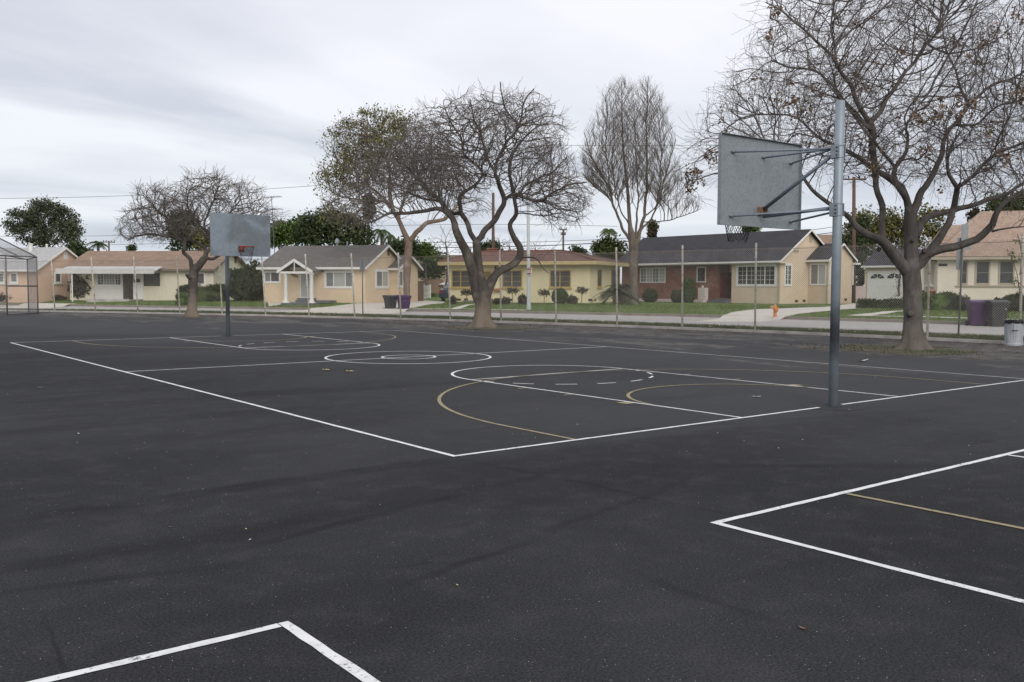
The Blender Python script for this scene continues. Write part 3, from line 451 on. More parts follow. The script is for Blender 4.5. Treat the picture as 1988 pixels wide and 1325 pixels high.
# ------------------------------------------------------------------ court markings
CX, CW, CL, FT = 6.145, 12.29, 21.43, 5.755; CR = 1.83
wl, gl, ol = MB(), MB(), MB()
rgl = random.Random(5)
def stripe(mb, a, b, w=0.052, z=0.004, ext=0.0):
    a = np.array(a, float); b = np.array(b, float); d = b-a; L = np.linalg.norm(d); d /= L; a = a-d*ext; b = b+d*ext; L += 2*ext; n = max(2, int(L/0.12)); p = np.array([-d[1], d[0]])
    vs = []
    for i in range(n+1):
        c = a+d*L*i/n; vs += [(*(c+p*(w/2+rgl.uniform(-.0035, .0035))), z), (*(c-p*(w/2+rgl.uniform(-.0035, .0035))), z)]
    mb.add(vs, [(2*i, 2*i+1, 2*i+3, 2*i+2) for i in range(n)])
def arc(mb, c, r, a0, a1, w=0.052, z=0.004):
    n = max(8, int(abs(a1-a0)*r/0.08)); vs = []
    for i in range(n+1):
        t = a0+(a1-a0)*i/n; e1 = rgl.uniform(-.002, .002)
        vs += [(c[0]+(r+w/2+e1)*math.cos(t), c[1]+(r+w/2+e1)*math.sin(t), z), (c[0]+(r-w/2)*math.cos(t), c[1]+(r-w/2)*math.sin(t), z)]
    mb.add(vs, [(2*i, 2*i+1, 2*i+3, 2*i+2) for i in range(n)])
hw = 0.026
stripe(wl, (0, -hw), (0, CL+hw)); stripe(ol, (CW, -hw), (CW, CL+hw), z=0.004)
stripe(wl, (hw, 0), (5.93, 0)); stripe(wl, (6.47, 0), (CW-hw, 0)); stripe(wl, (hw, CL), (5.9, CL), 0.05); stripe(wl, (6.3, CL), (CW-hw, CL), 0.05)
stripe(wl, (hw, CL/2), (CW-hw, CL/2), 0.05, 0.0044)
for s_, y0 in ((1, 0), (-1, CL)):
    q = lambda t: y0+s_*t
    for x in (CX-1.83, CX+1.83): stripe(wl, (x, q(hw)), (x, q(FT+.02)), 0.05)
    stripe(wl, (CX-1.80, q(FT)), (CX+1.80, q(FT)), 0.05)
    a0 = 0 if s_ > 0 else math.pi; arc(wl, (CX, q(FT)), CR, a0, a0+math.pi, 0.052, 0.0048)
    for kk in range(8):
        t0 = a0+math.pi+(kk+0.28)*math.pi/8; arc(wl, (CX, q(FT)), CR, t0, t0+math.pi/8*0.5, 0.05, 0.0048)
    # old tan arcs of an earlier layout
    gc = (CX+0.01, q(1.2)); a1 = math.pi if s_ > 0 else 0
    arc(gl, gc, 4.6, 0 if s_ > 0 else -math.pi, math.pi if s_ > 0 else 0, 0.05, 0.0056)
    for x in (gc[0]-4.6, gc[0]+4.6): stripe(gl, (x, q(0.03)), (x, q(1.2)), 0.05, 0.0056)
    arc(gl, gc, 1.85, 0.2 if s_ > 0 else -math.pi+.2, math.pi-.2 if s_ > 0 else -.2, 0.05, 0.0062)
    for t in (1.9, 3.1, 4.2): 
        for sg in (-1, 1): stripe(gl, (CX+sg*1.86, q(t)), (CX+sg*2.04, q(t)), 0.20 if t == 1.9 else 0.05, 0.0052)
arc(wl, (CX, CL/2), 1.84, 0, 2*math.pi, 0.055, 0.0056); arc(wl, (CX, CL/2), 0.595, 0, 2*math.pi, 0.055, 0.0056)
# neighbouring courts (3.15 m gap both ways)
stripe(wl, (hw, -3.15), (14, -3.15), 0.055); pass
stripe(wl, (0, -3.15+.0275), (0, -9.5), 0.055); stripe(wl, (4.3, -3.18), (4.3, -9), 0.05); stripe(gl, (1.53, -3.19), (1.53, -9), 0.05, 0.0052)
stripe(wl, (-3.15, -3.15+.0275), (-3.15, -9.5), 0.055); stripe(wl, (-3.18, -3.15), (-15, -3.15), 0.055)
struct(wl.build('white_court_lines', M['white_line'])); struct(ol.build('worn_court_line', M['old_line'])); struct(gl.build('tan_court_lines', M['gold_line']))
# patched asphalt round the two hoop poles
for c, r in (((6.22, -0.03), 0.44), ((6.06, 21.33), 0.42)):
    rg = random.Random(9); m = MB(); n = 36; vs = [(c[0], c[1], 0.003)]+[(c[0]+(r+rg.uniform(-.03, .03))*math.cos(2*math.pi*j/n), c[1]+(r+rg.uniform(-.03, .03))*math.sin(2*math.pi*j/n), 0.0028) for j in range(n)]
    m.add(vs, [(0, 1+j, 1+(j+1) % n) for j in range(n)]); struct(m.build('asphalt_patch', M['fresh_patch']))

# ------------------------------------------------------------------ basketball hoops
def hoop(loc, ztop, sgn, bx, label, poleM, faceM, rimM, near):
    """ pole at loc; board 1.2 m out along sgn*y """
    t = thing('basketball_hoop', label, 'basketball hoop', (loc[0], loc[1], 0), 0, 'basketball hoops'); bo = 1.22*sgn; cx = bx-loc[0]; z0, z1 = 2.47, 3.73
    m = MB(); m.lathe([(0.062, -0.2), (0.062, ztop-0.004), (0.056, ztop)], n=24); pl = m.build('pole', poleM, t, True)
    m = MB(); m.lathe([(0.057, ztop-.001), (0.057, ztop+.004)], n=24); m.build('pole_cap', M['rust'], pl)
    m = MB(); w = 0.93
    th = 0.012; yf = bo+0.02*sgn; m.box(cx-w, cx+w, yf, yf+th*sgn, z0, z1)
    lip = 0.045; yb = yf-lip*sgn
    m.box(cx-w, cx+w, yb, yf, z1-0.006, z1); m.box(cx-w, cx+w, yb, yf, z0, z0+0.006); m.box(cx-w, cx-w+.006, yb, yf, z0+.006, z1-.006); m.box(cx+w-.006, cx+w, yb, yf, z0+.006, z1-.006)
    bd = m.build('backboard', faceM, t)
    for zb in (3.42, 2.65):
        m = MB(); m.box(-0.075, 0.075, 0.066*sgn, 0.078*sgn, zb-.09, zb+.09); m.box(-0.078, -0.066, -.05, 0.066*sgn, zb-.085, zb+.085); m.box(0.066, 0.078, -.05, 0.066*sgn, zb-.085, zb+.085); m.lathe([(0.068, zb-.085), (0.068, zb-.075)], n=20)
        m.lathe([(0.068, zb+.075), (0.068, zb+.085)], n=20)
        for dz in (-.05, 0, .05):
            for sx_ in (-1, 1): m.tube([(sx_*.066, -.02, zb+dz), (sx_*.10, -.02, zb+dz)], .009, 6, 1)
        m.build('bracket', [M['galv'], M['darkiron']], t)
    top = [(-0.64, 3.49), (0.05, 3.47), (0.70, 3.44)]; st = [((.0, .08*sgn, 3.47), (cx+a, bo, b)) for a, b in top]+[((.0, .08*sgn, 2.66), (cx-0.66, bo, 2.60)), ((.0, .08*sgn, 2.62), (cx+0.73, bo, 2.58))]
    for a, b in st:
        m = MB(); b2 = (b[0], b[1]+.005*sgn, b[2]); m.tube([a, (a[0]+(b[0]-a[0])*.97, a[1]+(b[1]-a[1])*.97, a[2]+(b[2]-a[2])*.97), b2], [.015, .015, .010], 8); m.box(b[0]-.03, b[0]+.03, b[1]-.012, b[1]+.02, b[2]-.012, b[2]+.012); m.build('strut', M['galvd'], t, True)
    m = MB(); m.tube([(0, .07*sgn, 3.40), (cx, bo-.05*sgn, 2.73)], .026, 12); m.build('brace', M['galvd'], t, True)
    m = MB(); m.tube([(0, .07*sgn, 2.68), (cx-.0, bo-.04*sgn, 2.62)], .024, 12); m.build('brace', M['galvd'], t, True)
    m = MB(); m.box(cx-.062, cx+.062, bo-.012*sgn, bo+.018*sgn, 2.64, 2.76); m.box(cx-.062, cx-.056, bo-.07*sgn, bo-.012*sgn, 2.65, 2.76); m.box(cx+.056, cx+.062, bo-.07*sgn, bo-.012*sgn, 2.65, 2.76); m.box(cx-.055, cx+.075, bo-.07*sgn, bo-.012*sgn, 2.755, 2.761); m.build('mounting_plate', M['rust'], t)
    rc = (cx, bo+(.032+.15+.23)*sgn, 2.75); m = MB(); k = 28
    m.tube([(rc[0]+.23*math.cos(2*math.pi*i/k), rc[1]+.23*math.sin(2*math.pi*i/k), rc[2]) for i in range(k+1)], .011, 8); m.box(cx-.09, cx+.09, bo+.033*sgn, bo+.05*sgn, 2.60, 2.76)
    for sx_ in (-.07, .07): m.tube([(cx+sx_, bo+.04*sgn, 2.74), (cx+sx_*2.2, bo+.28*sgn, 2.75)], .010, 6)
    m.tube([(cx, bo+.04*sgn, 2.62), (cx, bo+.18*sgn, 2.745)], .010, 6)
    rm = m.build('rim', rimM, t, True)
    m = MB(); nn = 12; rr = random.Random(3)
    rad = lambda q: .225-.09*q
    lev = 5; P = [[(rc[0]+rad(j/lev)*math.cos(2*math.pi*(i+.5*(j % 2))/nn), rc[1]+rad(j/lev)*math.sin(2*math.pi*(i+.5*(j % 2))/nn), rc[2]-.01-.085*j-(rr.uniform(0, .05) if j > 2 else 0)) for i in range(nn)] for j in range(lev+1)]
    for j in range(lev):
        for i in range(nn):
            m.tube([P[j][i], P[j+1][i]], .0045, 5); m.tube([P[j][i], P[j+1][(i+(1 if j % 2 else -1)) % nn]], .0045, 5)
    m.build('net', M['chain'], rm)
    return t
hoop((6.22, -0.02), 4.09, 1, 6.19, 'near basketball hoop on a scuffed galvanised pole, its bare metal backboard seen from behind', M['pole_near'], M['board_back'], M['orange_rim'], True)
hoop((6.09, 21.31), 3.88, -1, 6.05, 'far basketball hoop with orange rim and chain net on smudged grey metal backboard', M['pole_far'], M['board_face'], M['orange_rim'], False)

# ------------------------------------------------------------------ chain-link fence
fence = thing('chain_link_fence', 'tall weathered chain-link fence with rust-stained posts between the playground and the street', 'fence', (20, 25.4, 0))
def wires(mb, p0, p1, z0, z1, sp=0.075, r=0.003, t0=None, t1=None):
    p0 = np.array(p0[:2]); p1 = np.array(p1[:2]); L = np.linalg.norm(p1-p0); d = (p1-p0)/L; nrm = np.array([-d[1], d[0]])*0.004; H = z1-z0
    for s in (1, -1):
        k = int((L+H)/sp)+1
        for i in range(k):
            a = -H+i*sp+rgl.uniform(-.003, .003)   # line: u = a + (z-z0) (s=1) or mirrored
            ua, ub = max(a, 0), min(a+H, L)
            if ub-ua < 0.02: continue
            za, zb = z0+ua-a, z0+ub-a
            if s < 0: ua, ub = L-ua, L-ub
            A = p0+d*ua+nrm*s; B = p0+d*ub+nrm*s
            mb.tube([(A[0], A[1], za), (B[0], B[1], zb)], r, 3, cap=False)
post_px = [(14,604.2,8,502),(106.9,606,99.5,507),(185.8,607,177,503),(268.3,609,259.5,502.4),(349.5,610.6,342.6,502.4),(431.8,612.5,425,502.5),(516,614.5,508,502.3),(600.5,617.1,592.6,498.3),(689,619.2,681.8,495.2),(778.5,620.8,773,494.5),(874.3,623.3,869.4,492),(973,626,969.9,488.5),(1080,630.2,1077,487.5),(1198.4,635,1196.3,481.9),(1324.5,639.4,1325,476.2),(1465.6,648,1468,469.8),(1624,653,1628,463),(1800,660.5,1806,456),(1979,668.5,1986.5,446),(2190,679,2204,432)]
bases = []
for bx, by, tx, ty in post_px:
    d = ray(bx, by)[:2]; lo, hi = 5.0, 90.0
    fdist = lambda t: (CAM[0]+d[0]*t)-CF(CAM[1]+d[1]*t)
    a, b = 5.0, 90.0
    for _ in range(60):
        c = (a+b)/2
        if fdist(c) > 0: b = c
        else: a = c
    P = np.array([CAM[0]+d[0]*a, CAM[1]+d[1]*a, 0.03]); Z = depth(P); T = AT(tx, ty, Z); T[2] = 3.08+0.02*rgl.random(); bases.append((P, T))
bases.insert(0, (bases[0][0]+(bases[0][0]-bases[1][0]), bases[0][1]+(bases[0][1]-bases[1][1])))
for i, (P, T) in enumerate(bases):
    P = P-np.array([20, 25.4, 0]); T = T-np.array([20, 25.4, 0]); m = MB(); m.tube([P-np.array([0, 0, .1]), P+(T-P)*.5, T], .036, 12); m.ball(T, .045, 10)
    for q in (.11, .29, .47, .65, .83, .93, .965): c = P+(T-P)*q; m.tube([c-(T-P)*.0035, c+(T-P)*.0035], .0375, 10, 1)
    m.build('post', [M['post'], M['pipe'] if i % 3 else M['rust']], fence, True)
m = MB()
for i in range(len(bases)-1):
    A, B = bases[i][0]-np.array([20, 25.4, 0]), bases[i+1][0]-np.array([20, 25.4, 0]); At, Bt = bases[i][1]-np.array([20, 25.4, 0]), bases[i+1][1]-np.array([20, 25.4, 0])
    pn = MB(); near = i > 11
    wires(pn, A, B, 0.06, 2.95, 0.075 if near else 0.085, 0.0036 if near else 0.0023); pn.build('mesh_panel', M['wire'], fence)
    n = 8; m.tube([A+(At-A)*.945+((B+(Bt-B)*.945)-(A+(At-A)*.945))*j/n-np.array([0, 0, .02*math.sin(math.pi*j/n)]) for j in range(n+1)], .008, 5)
m.build('top_wire', M['rust'], fence)

# ------------------------------------------------------------------ baseball backstop at the left
A = G(14.3, 612.4); Cc = G(74, 609.8); Bm = G(55.7, 606.6); O = A.copy()
bs = thing('baseball_backstop', 'dark pipe-framed wire mesh backstop with a sloping mesh hood', 'backstop', O)
A, Cc, Bm = A-O, Cc-O, Bm-O; H1_, H2_ = 3.02, 2.98
def bpart(name, segs, r=.035, mt='pipe'):
    m = MB(); [m.tube(s, r, 8) for s in segs]; return m.build(name, M[mt], bs, True)
U3 = np.array([0, 0, 1.0]); At, Ct, Bt = A+U3*3.05, Cc+U3*3.05, Bm+U3*3.0
for a, b in ((A, At), (Cc, Ct), (Bm, Bt)): bpart('post', [[a-U3*.1, b]])
bpart('rail', [[At, Ct]]); bpart('rail', [[A+U3*1.5, Cc+U3*1.5]]); bpart('rail', [[A+U3*.06, Cc+U3*.06]]); bpart('rail', [[Bm+U3*1.5, Cc+U3*1.5]]); bpart('rail', [[Bt, Ct]]); bpart('rail', [[At, Bt]], .028)
D1 = AT(-90, 418, 49)-O; D2 = AT(-60, 452, 53)-O; Es = AT(36.7, 498, 48.6)-O
bpart('rail', [[Ct, D1]]); bpart('rail', [[Es, D2]]); bpart('rail', [[D1, D2]]); Lw = At+(At-Ct)*1.6; bpart('rail', [[Bt, Lw+(Bt-At)]], .025); bpart('rail', [[At, Lw]]); 
Lb = Lw-U3*3.05; bpart('post', [[Lb-U3*.1, Lw]])
def quadmesh(a, b, c, d, sp=.06, r=.0028):   # wires across a quad a-b-c-d
    m = MB(); a, b, c, d = map(np.array, (a, b, c, d)); L = np.linalg.norm(b-a); Hh = np.linalg.norm(d-a); n1 = int(L/sp); n2 = int(Hh/sp)
    for i in range(n1+1): t = i/n1; m.tube([a+(b-a)*t, d+(c-d)*t], r, 3, cap=False)
    for i in range(n2+1): t = i/n2; m.tube([a+(d-a)*t, b+(c-b)*t], r, 3, cap=False)
    return m.build('mesh_panel', M['wiredark'], bs)
quadmesh(Bm, Cc, Ct, Bt, .06, .0026); quadmesh(A, Cc, Ct, At, .065, .0024); quadmesh(Ct, D1, D2, At, .06, .003); quadmesh(Lb, A, At, Lw, .065, .003)

# ------------------------------------------------------------------ houses
class House:
    def __init__(s, name, label, corner, alpha, z=0.3):
        s.O = G(*corner, z); hd = YAW+R(alpha); s.ux = -np.array([math.sin(hd), math.cos(hd), 0]); s.uy = np.array([-s.ux[1], s.ux[0], 0])
        s.t = thing(name, label, 'house', s.O, math.atan2(s.ux[1], s.ux[0]))
    def loc(s, P): q = np.array(P)-s.O; return np.array([q @ s.ux, q @ s.uy, q[2]])
    def world(s, x, y, z=0): return s.O+s.ux*x+s.uy*y+np.array([0, 0, z])
    def fr(s, px, py, t=0.0):    # -> x, z on the plane y = t
        d = ray(px, py); k = (t-(CAM-s.O) @ s.uy)/(d @ s.uy); q = s.loc(CAM+d*k); return q[0], q[2]
    def sd(s, px, py, x=0.0):    # -> y, z on the plane x = x
        d = ray(px, py); k = (x-(CAM-s.O) @ s.ux)/(d @ s.ux); q = s.loc(CAM+d*k); return q[1], q[2]
    def part(s, name, mb, m, parent=None, **k): return mb.build(name, m, parent or s.t, **k)
    def win(s, rect, pl='f', at=0.0, fmat='white', fwid=0.07, lights=((0, 1, 'glass'),), grid=(1, 1), sill=False, name='window', proud=0.05):
        x0, y0, x1, y1 = rect; g = (s.fr if pl == 'f' else s.sd)
        a0 = g((x0), (y0+y1)/2, at)[0]; a1 = g((x1), (y0+y1)/2, at)[0]; zt = 0.5*(g(x0, y0, at)[1]+g(x1, y0, at)[1]); zb = 0.5*(g(x0, y1, at)[1]+g(x1, y1, at)[1])
        if a0 > a1: a0, a1 = a1, a0
        def bx(mb, u0, u1, d0, d1, z0, z1, mi=0):
            if pl == 'f': mb.box(u0, u1, at-d1, at-d0, z0, z1, mi)
            else: mb.box(at+d0, at+d1, u0, u1, z0, z1, mi)
        m = MB(); w = fwid; bx(m, a0, a1, 0, proud, zt-w, zt); bx(m, a0, a1, 0, proud, zb, zb+w); bx(m, a0, a0+w, 0, proud, zb+w, zt-w); bx(m, a1-w, a1, 0, proud, zb+w, zt-w)
        W_ = a1-a0-2*w
        for i, (f0, f1, _) in enumerate(lights):
            if i: bx(m, a0+w+W_*f0-.03, a0+w+W_*f0+.03, 0.012, proud-.008, zb+w, zt-w)
        nx, nz_ = grid
        for i in range(1, nx): u = a0+w+W_*i/nx; bx(m, u-.011, u+.011, 0.016, 0.026, zb+w, zt-w)
        for i in range(1, nz_): zq = zb+w+(zt-zb-2*w)*i/nz_; bx(m, a0+w, a1-w, 0.0165, 0.0255, zq-.011, zq+.011)
        fo = s.part(name, m, M[fmat])
        for f0, f1, mm in lights:
            m = MB(); bx(m, a0+w+W_*f0, a0+w+W_*f1, 0.002, 0.012, zb+w, zt-w); m.build('pane', M[mm], fo)
        if sill: m = MB(); bx(m, a0-.08, a1+.08, 0, proud+.06, zb-.09, zb-.002); m.build('sill', M[fmat], fo)
        return fo
    def gable(s, x0, x1, y0, y1, ze, zr, wallM, roofM, trim, over=0.45, ovx=0.3, zb=-0.7, rake=True, name='roof', back=True):
        """ long axis along x: roof + solid walls; ze = roof edge height at the outer eave, zr = ridge """
        ym = (y0+y1)/2; sl = (zr-ze)/(ym-(y0-over)); zw = ze+sl*over-0.12; th = 0.10
        m = MB(); m.prism([(x0, y0, zb), (x0, y1, zb), (x0, y1, zw), (x0, ym, zw+sl*(ym-y0)), (x0, y0, zw)], (x1-x0, 0, 0)); s.part('wall', m, wallM)
        xa, xb = x0-ovx, x1+ovx; m = MB()
        m.prism([(xa, y0-over, ze), (xa, ym, zr), (xa, y1+over, ze), (xa, y1+over, ze-th), (xa, ym, zr-th-.02), (xa, y0-over, ze-th)], (xb-xa, 0, 0)); rf = s.part(name, m, roofM)
        m = MB(); m.box(xa+.02, xb-.02, y0-over-.03, y0-over+.01, ze-.17, ze-.012)
        m.box(xa+.02, xb-.02, y0-over+.011, y0-.002, ze-.15, ze-.125)
        for xq in ((xb, xb+.035),) if rake else ():
            for ya, za, yb, zb2 in ((y0-over-.03, ze-.03*sl, ym, zr), (ym, zr, y1+over, ze)): m.prism([(xq[0], ya, za-.006), (xq[0], yb, zb2-.006), (xq[0], yb, zb2-.17), (xq[0], ya, za-.17)], (xq[1]-xq[0], 0, 0))
        m.build('fascia', M[trim], rf); return rf
    def vents(s, pts, pl='f', at=0.0):
        for px, py in pts:
            a, z = (s.fr if pl == 'f' else s.sd)(px, py, at); m = MB()
            if pl == 'f': m.box(a-.17, a+.17, at-.012, at, z-.09, z+.09)
            else: m.box(at, at+.012, a-.17, a+.17, z-.09, z+.09)
            s.part('vent', m, M['browndoor'])
    def attic(s, px, py, x, w=.16, hgt=.32, mt='ctrim'):
        y, z = s.sd(px, py, x); m = MB()
        for i in range(5): m.box(x+.005, x+.03, y-w, y+w, z-hgt+i*hgt*.4, z-hgt+i*hgt*.4+.06)
        m.box(x, x+.015, y-w-.03, y+w+.03, z-hgt-.05, z+hgt); s.part('attic_vent', m, M[mt])
def spot(H, x0, x1, y0, y1, z0, z1, name, mt, parent=None): m = MB(); m.box(x0, x1, y0, y1, z0, z1); return H.part(name, m, M[mt], parent)

# --- charcoal-roofed brick and stucco house
H = House('brick_and_stucco_house', 'brick and beige stucco house with charcoal shingle roof and red front door', (1514, 590.5), -38.11)
ze = H.fr(1516, 506, -0.5)[1]; yp, zr = H.sd(1576, 445, 0.35); xl = H.fr(1205, 513, -0.5)[0]; D = 2*yp
HB = dict(x_bay=H.fr(1419.5, 590)[0], x_brick=H.fr(1393.8, 585, .5)[0])
sl = (zr-ze)/(yp+.5); 
H.gable(xl+.3, 0, 0.55, D, ze, zr, M['st_beige'], M['rf_dark'], 'white', over=1.05, ovx=0.3) if False else None
# roof over the whole plan, bay flush with the corner, brick wall half a metre back
zw = ze+sl*.5-.12
m = MB(); m.prism([(HB['x_bay'], 0, -.7), (HB['x_bay'], D, -.7), (HB['x_bay'], D, zw), (HB['x_bay'], yp, zw+sl*yp), (HB['x_bay'], 0, zw)], (-HB['x_bay'], 0, 0)); H.part('stucco_wall', m, M['st_beige'])
xb = HB['x_brick']; yb_ = 0.5; xl0 = xl; xl = H.fr(1207, 560, .5)[0]; xw0 = xl; m = MB(); m.prism([(xl, yb_, -.7), (xl, D-.01, -.7), (xl, D-.01, zw), (xl, yp, zw+sl*yp-.02), (xl, yb_, zw+.3)], (xb-xl, 0, 0)); H.part('brick_wall', m, M['brick']); xl = xl0
spot(H, xb, HB['x_bay'], 1.9, 2.1, -.15, zw+.8, 'entry_wall', 'st_beige'); spot(H, xb+.02, xb+.10, 0.75, 1.75, .35, 2.4, 'door', 'reddoor'); spot(H, xb+.05, HB['x_bay']-.05, 1.82, 1.89, .35, 2.4, 'door', 'browndoor')
dx = H.fr(1400, 560, .9)[0]; spot(H, dx-.05, dx+.07, 0.9, 0.96, .3, 2.42, 'door_frame', 'white')
m = MB(); xa, xe = min(xl-.3, xw0-.12), .35; th = .1
m.prism([(xa, -.5, ze), (xa, yp, zr), (xa, D+.5, ze), (xa, D+.5, ze-th), (xa, yp, zr-th), (xa, -.5, ze-th)], (xe-xa, 0, 0)); rf = H.part('roof', m, M['rf_dark'])
m = MB(); m.box(xa, xe, -.62, -.5, ze-.15, ze-.01); m.box(xa, xe, -.499, .5, ze-.2, ze-.17); 
for ya, za, yb2, zb2 in ((-.5, ze, yp, zr), (yp, zr, D+.5, ze)): m.prism([(xe, ya, za-.004), (xe, yb2, zb2-.004), (xe, yb2, zb2-.16), (xe, ya, za-.16)], (.035, 0, 0))
m.build('gutter', M['white'], rf)
H.win((1243.1, 520, 1292.4, 549.5), at=.5, lights=((0, .23, 'blind'), (.23, .5, 'curtain'), (.5, .77, 'blind'), (.77, 1, 'curtain')), grid=(8, 4), fwid=.09)
H.win((1353, 518.2, 1371, 548.6), at=.5, lights=((0, 1, 'glass'),), fwid=.09)
H.win((1429.6, 513.3, 1508.2, 556.8), lights=((0, .24, 'glass'), (.24, .74, 'glass'), (.74, 1, 'glass')), grid=(8, 4), fwid=.19, sill=False)
H.win((1522, 512, 1537.1, 556.2), 's', 0, lights=((0, .45, 'glass'), (.45, 1, 'glass')), grid=(3, 4), fwid=.16)
m = MB(); m.box(-.14, -.05, -.07, -.002, .05, ze-.2); m.box(-.14, -.05, -.2, -.005, .0, .06); m.tube([(-.10, -.5, ze-.15), (-.10, -.1, ze-.42)], .045, 8); H.part('downspout', m, M['ctrim'])
m = MB(); yq, zq = H.sd(1545, 487); m.box(0, .04, yq-.1, yq+.1, zq-.05, zq+.05); m.ball((.12, yq-.16, zq), .09, 10); m.ball((.12, yq+.16, zq), .09, 10); H.part('floodlight', m, M['lampglass'], smooth=True)
H.vents([(1546, 585), (1561, 584.4)], 's'); H.attic(1573.8, 462, 0)
# wing
t1 = H.sd(1567.5, 587)[0]; xw = H.fr(1607.5, 592.9, t1)[0]; t2 = H.sd(1653, 591, xw)[0]; tm = (t1+t2)/2; zp = H.sd(1636, 472, xw+.3)[1]; zv = H.fr(1607, 504, t1-.35)[1]
H.gable(-.02, xw, t1, t2, zv, zp, M['st_beige'], M['rf_dark'], 'white', over=.35, ovx=.22, name='wing_roof')
H.win((1572.4, 511.4, 1605.2, 554.6), at=t1, lights=((0, .5, 'blind'), (.5, 1, 'curtain')), grid=(1, 1), fwid=.12)
H.win((1610, 512, 1617, 553), 's', xw, lights=((0, 1, 'curtain'),), fwid=.12); H.vents([(1641.7, 582)], 's', xw)
m = MB(); m.box(xw+.01, xw+.42, t2-.15, t2+.45, zv-.34, zv-.2); m.box(xw+.03, xw+.13, t2-.10, t2+.0, zv-1.9, zv-.34); H.part('eave_return', m, M['white'])
m = MB(); m.box(xw-.12, xw-.03, t1-.08, t1-.002, .05, zv-.2); H.part('downspout', m, M['ctrim'])
# entry steps, planter and white brick post
x0 = H.fr(1376, 590, -.3)[0]; spot(H, x0, HB['x_bay']-.01, -.55, 1.8, -.1, .16, 'step', 'step'); spot(H, x0+.3, HB['x_bay']-.01, -.2, 1.8, .16, .33, 'step', 'step')
m = MB(); xp = H.fr(1241, 586, -.7)[0]; m.box(xp, x0-.01, -1.0, -.75, -.5, .24); H.part('planter', m, M['whitebrick'])
x2, x3 = H.fr(1358, 586, -.3)[0], H.fr(1371.5, 586, -.3)[0]; zt = H.fr(1365, 559, -.3)[1]; m = MB(); m.box(x2, x3, -.5, -.1, -.1, zt); m.ball(((x2+x3)/2-.05, -.3, zt+.08), .11, 8); H.part('brick_pier', m, M['whitebrick'])
HBRICK = H

# --- detached garage behind it
Hg = House('detached_garage', 'beige detached garage with charcoal hip roof and white sectional door', (1762, 584), -38.11)
Hg.t['category'] = 'garage'
gx = Hg.fr(1677.5, 584)[0]; ge = Hg.fr(1730, 515.5, -.4)[1]; m = MB(); m.box(gx, 0, 0, 5.5, -.1, ge); Hg.part('wall', m, M['st_beige'])
xa, xe = Hg.fr(1672, 515, -.4)[0], .4; px_, pz = Hg.fr(1700, 487, 2.75)
m = MB(); L2 = xe-(px_-xa); 
m.add([(xa, -.4, ge), (xe, -.4, ge), (xe, 5.9, ge), (xa, 5.9, ge), (px_, 2.75, pz), (xe-(px_-xa) if L2 > px_ else px_, 2.75, pz)], [(0,1,5,4),(1,2,5),(2,3,4,5),(3,0,4),(0,3,2,1)]); rf = Hg.part('roof', m, M['rf_dark'])
m = MB(); m.box(xa, xe, -.46, -.4, ge-.2, ge-.005); m.build('fascia', M['white'], rf)
x0, z1 = Hg.fr(1685, 529); x1 = Hg.fr(1757, 529)[0]; m = MB()
for i in range(4): zz0 = .02+(z1-.02)*i/4; m.box(x0+.08, x1-.08, -.05, -.01, zz0+.012, zz0+(z1-.02)/4)
for u in (x0, x1-.08): m.box(u, u+.08, -.07, 0, 0, z1+.1)
m.box(x0+.08, x1-.08, -.07, 0, z1+.005, z1+.1); dr = Hg.part('garage_door', m, M['white'])
for c in (.27, .73):
    cxq = x0+(x1-x0)*c; rr = (x1-x0)*.19
    for k in range(4):
        a0, a1 = math.pi*k/4+.06, math.pi*(k+1)/4-.06; m = MB(); zc = z1-.62; hy = .46
        m.prism([(cxq+.25*rr*math.cos(a0), -.05, zc+.25*hy*math.sin(a0)), (cxq+rr*math.cos(a0), -.05, zc+hy*math.sin(a0)), (cxq+rr*math.cos((a0+a1)/2), -.05, zc+hy*math.sin((a0+a1)/2)), (cxq+rr*math.cos(a1), -.05, zc+hy*math.sin(a1)), (cxq+.25*rr*math.cos(a1), -.05, zc+.25*hy*math.sin(a1))], (0, -.012, 0)); m.build('fan_pane', M['glass'], dr)
xq, zq = Hg.fr(1681, 529); m = MB(); m.ball((xq, -.12, zq), .10, 8); Hg.part('lamp', m, M['lampglass'], smooth=True)
# pink block wall between them
def wall_between(name, label, cat, p, q, ztop_px, mt, thick=.15, z=.3):
    a, b = GL(*p), GL(*q); 
    Z = depth(a); top = AT(p[0], ztop_px, Z)[2]; d = b-a; d[2] = 0; L = np.linalg.norm(d); o = thing(name, label, cat, a, math.atan2(d[1], d[0])); m = MB(); m.box(0, L, -thick/2, thick/2, -.2, top-a[2]-.06); m.build('wall' if cat == 'wall' else 'boards', M[mt], o)
    m = MB(); m.box(-.01, L+.01, -thick/2-.02, thick/2+.02, top-a[2]-.059, top-a[2]); m.build('coping', M[mt], o); return o
wall_between('block_wall', 'low pink block wall between the beige house and its garage', 'wall', (1654, 587), (1678, 585.5), 555.6, 'pinkblock')

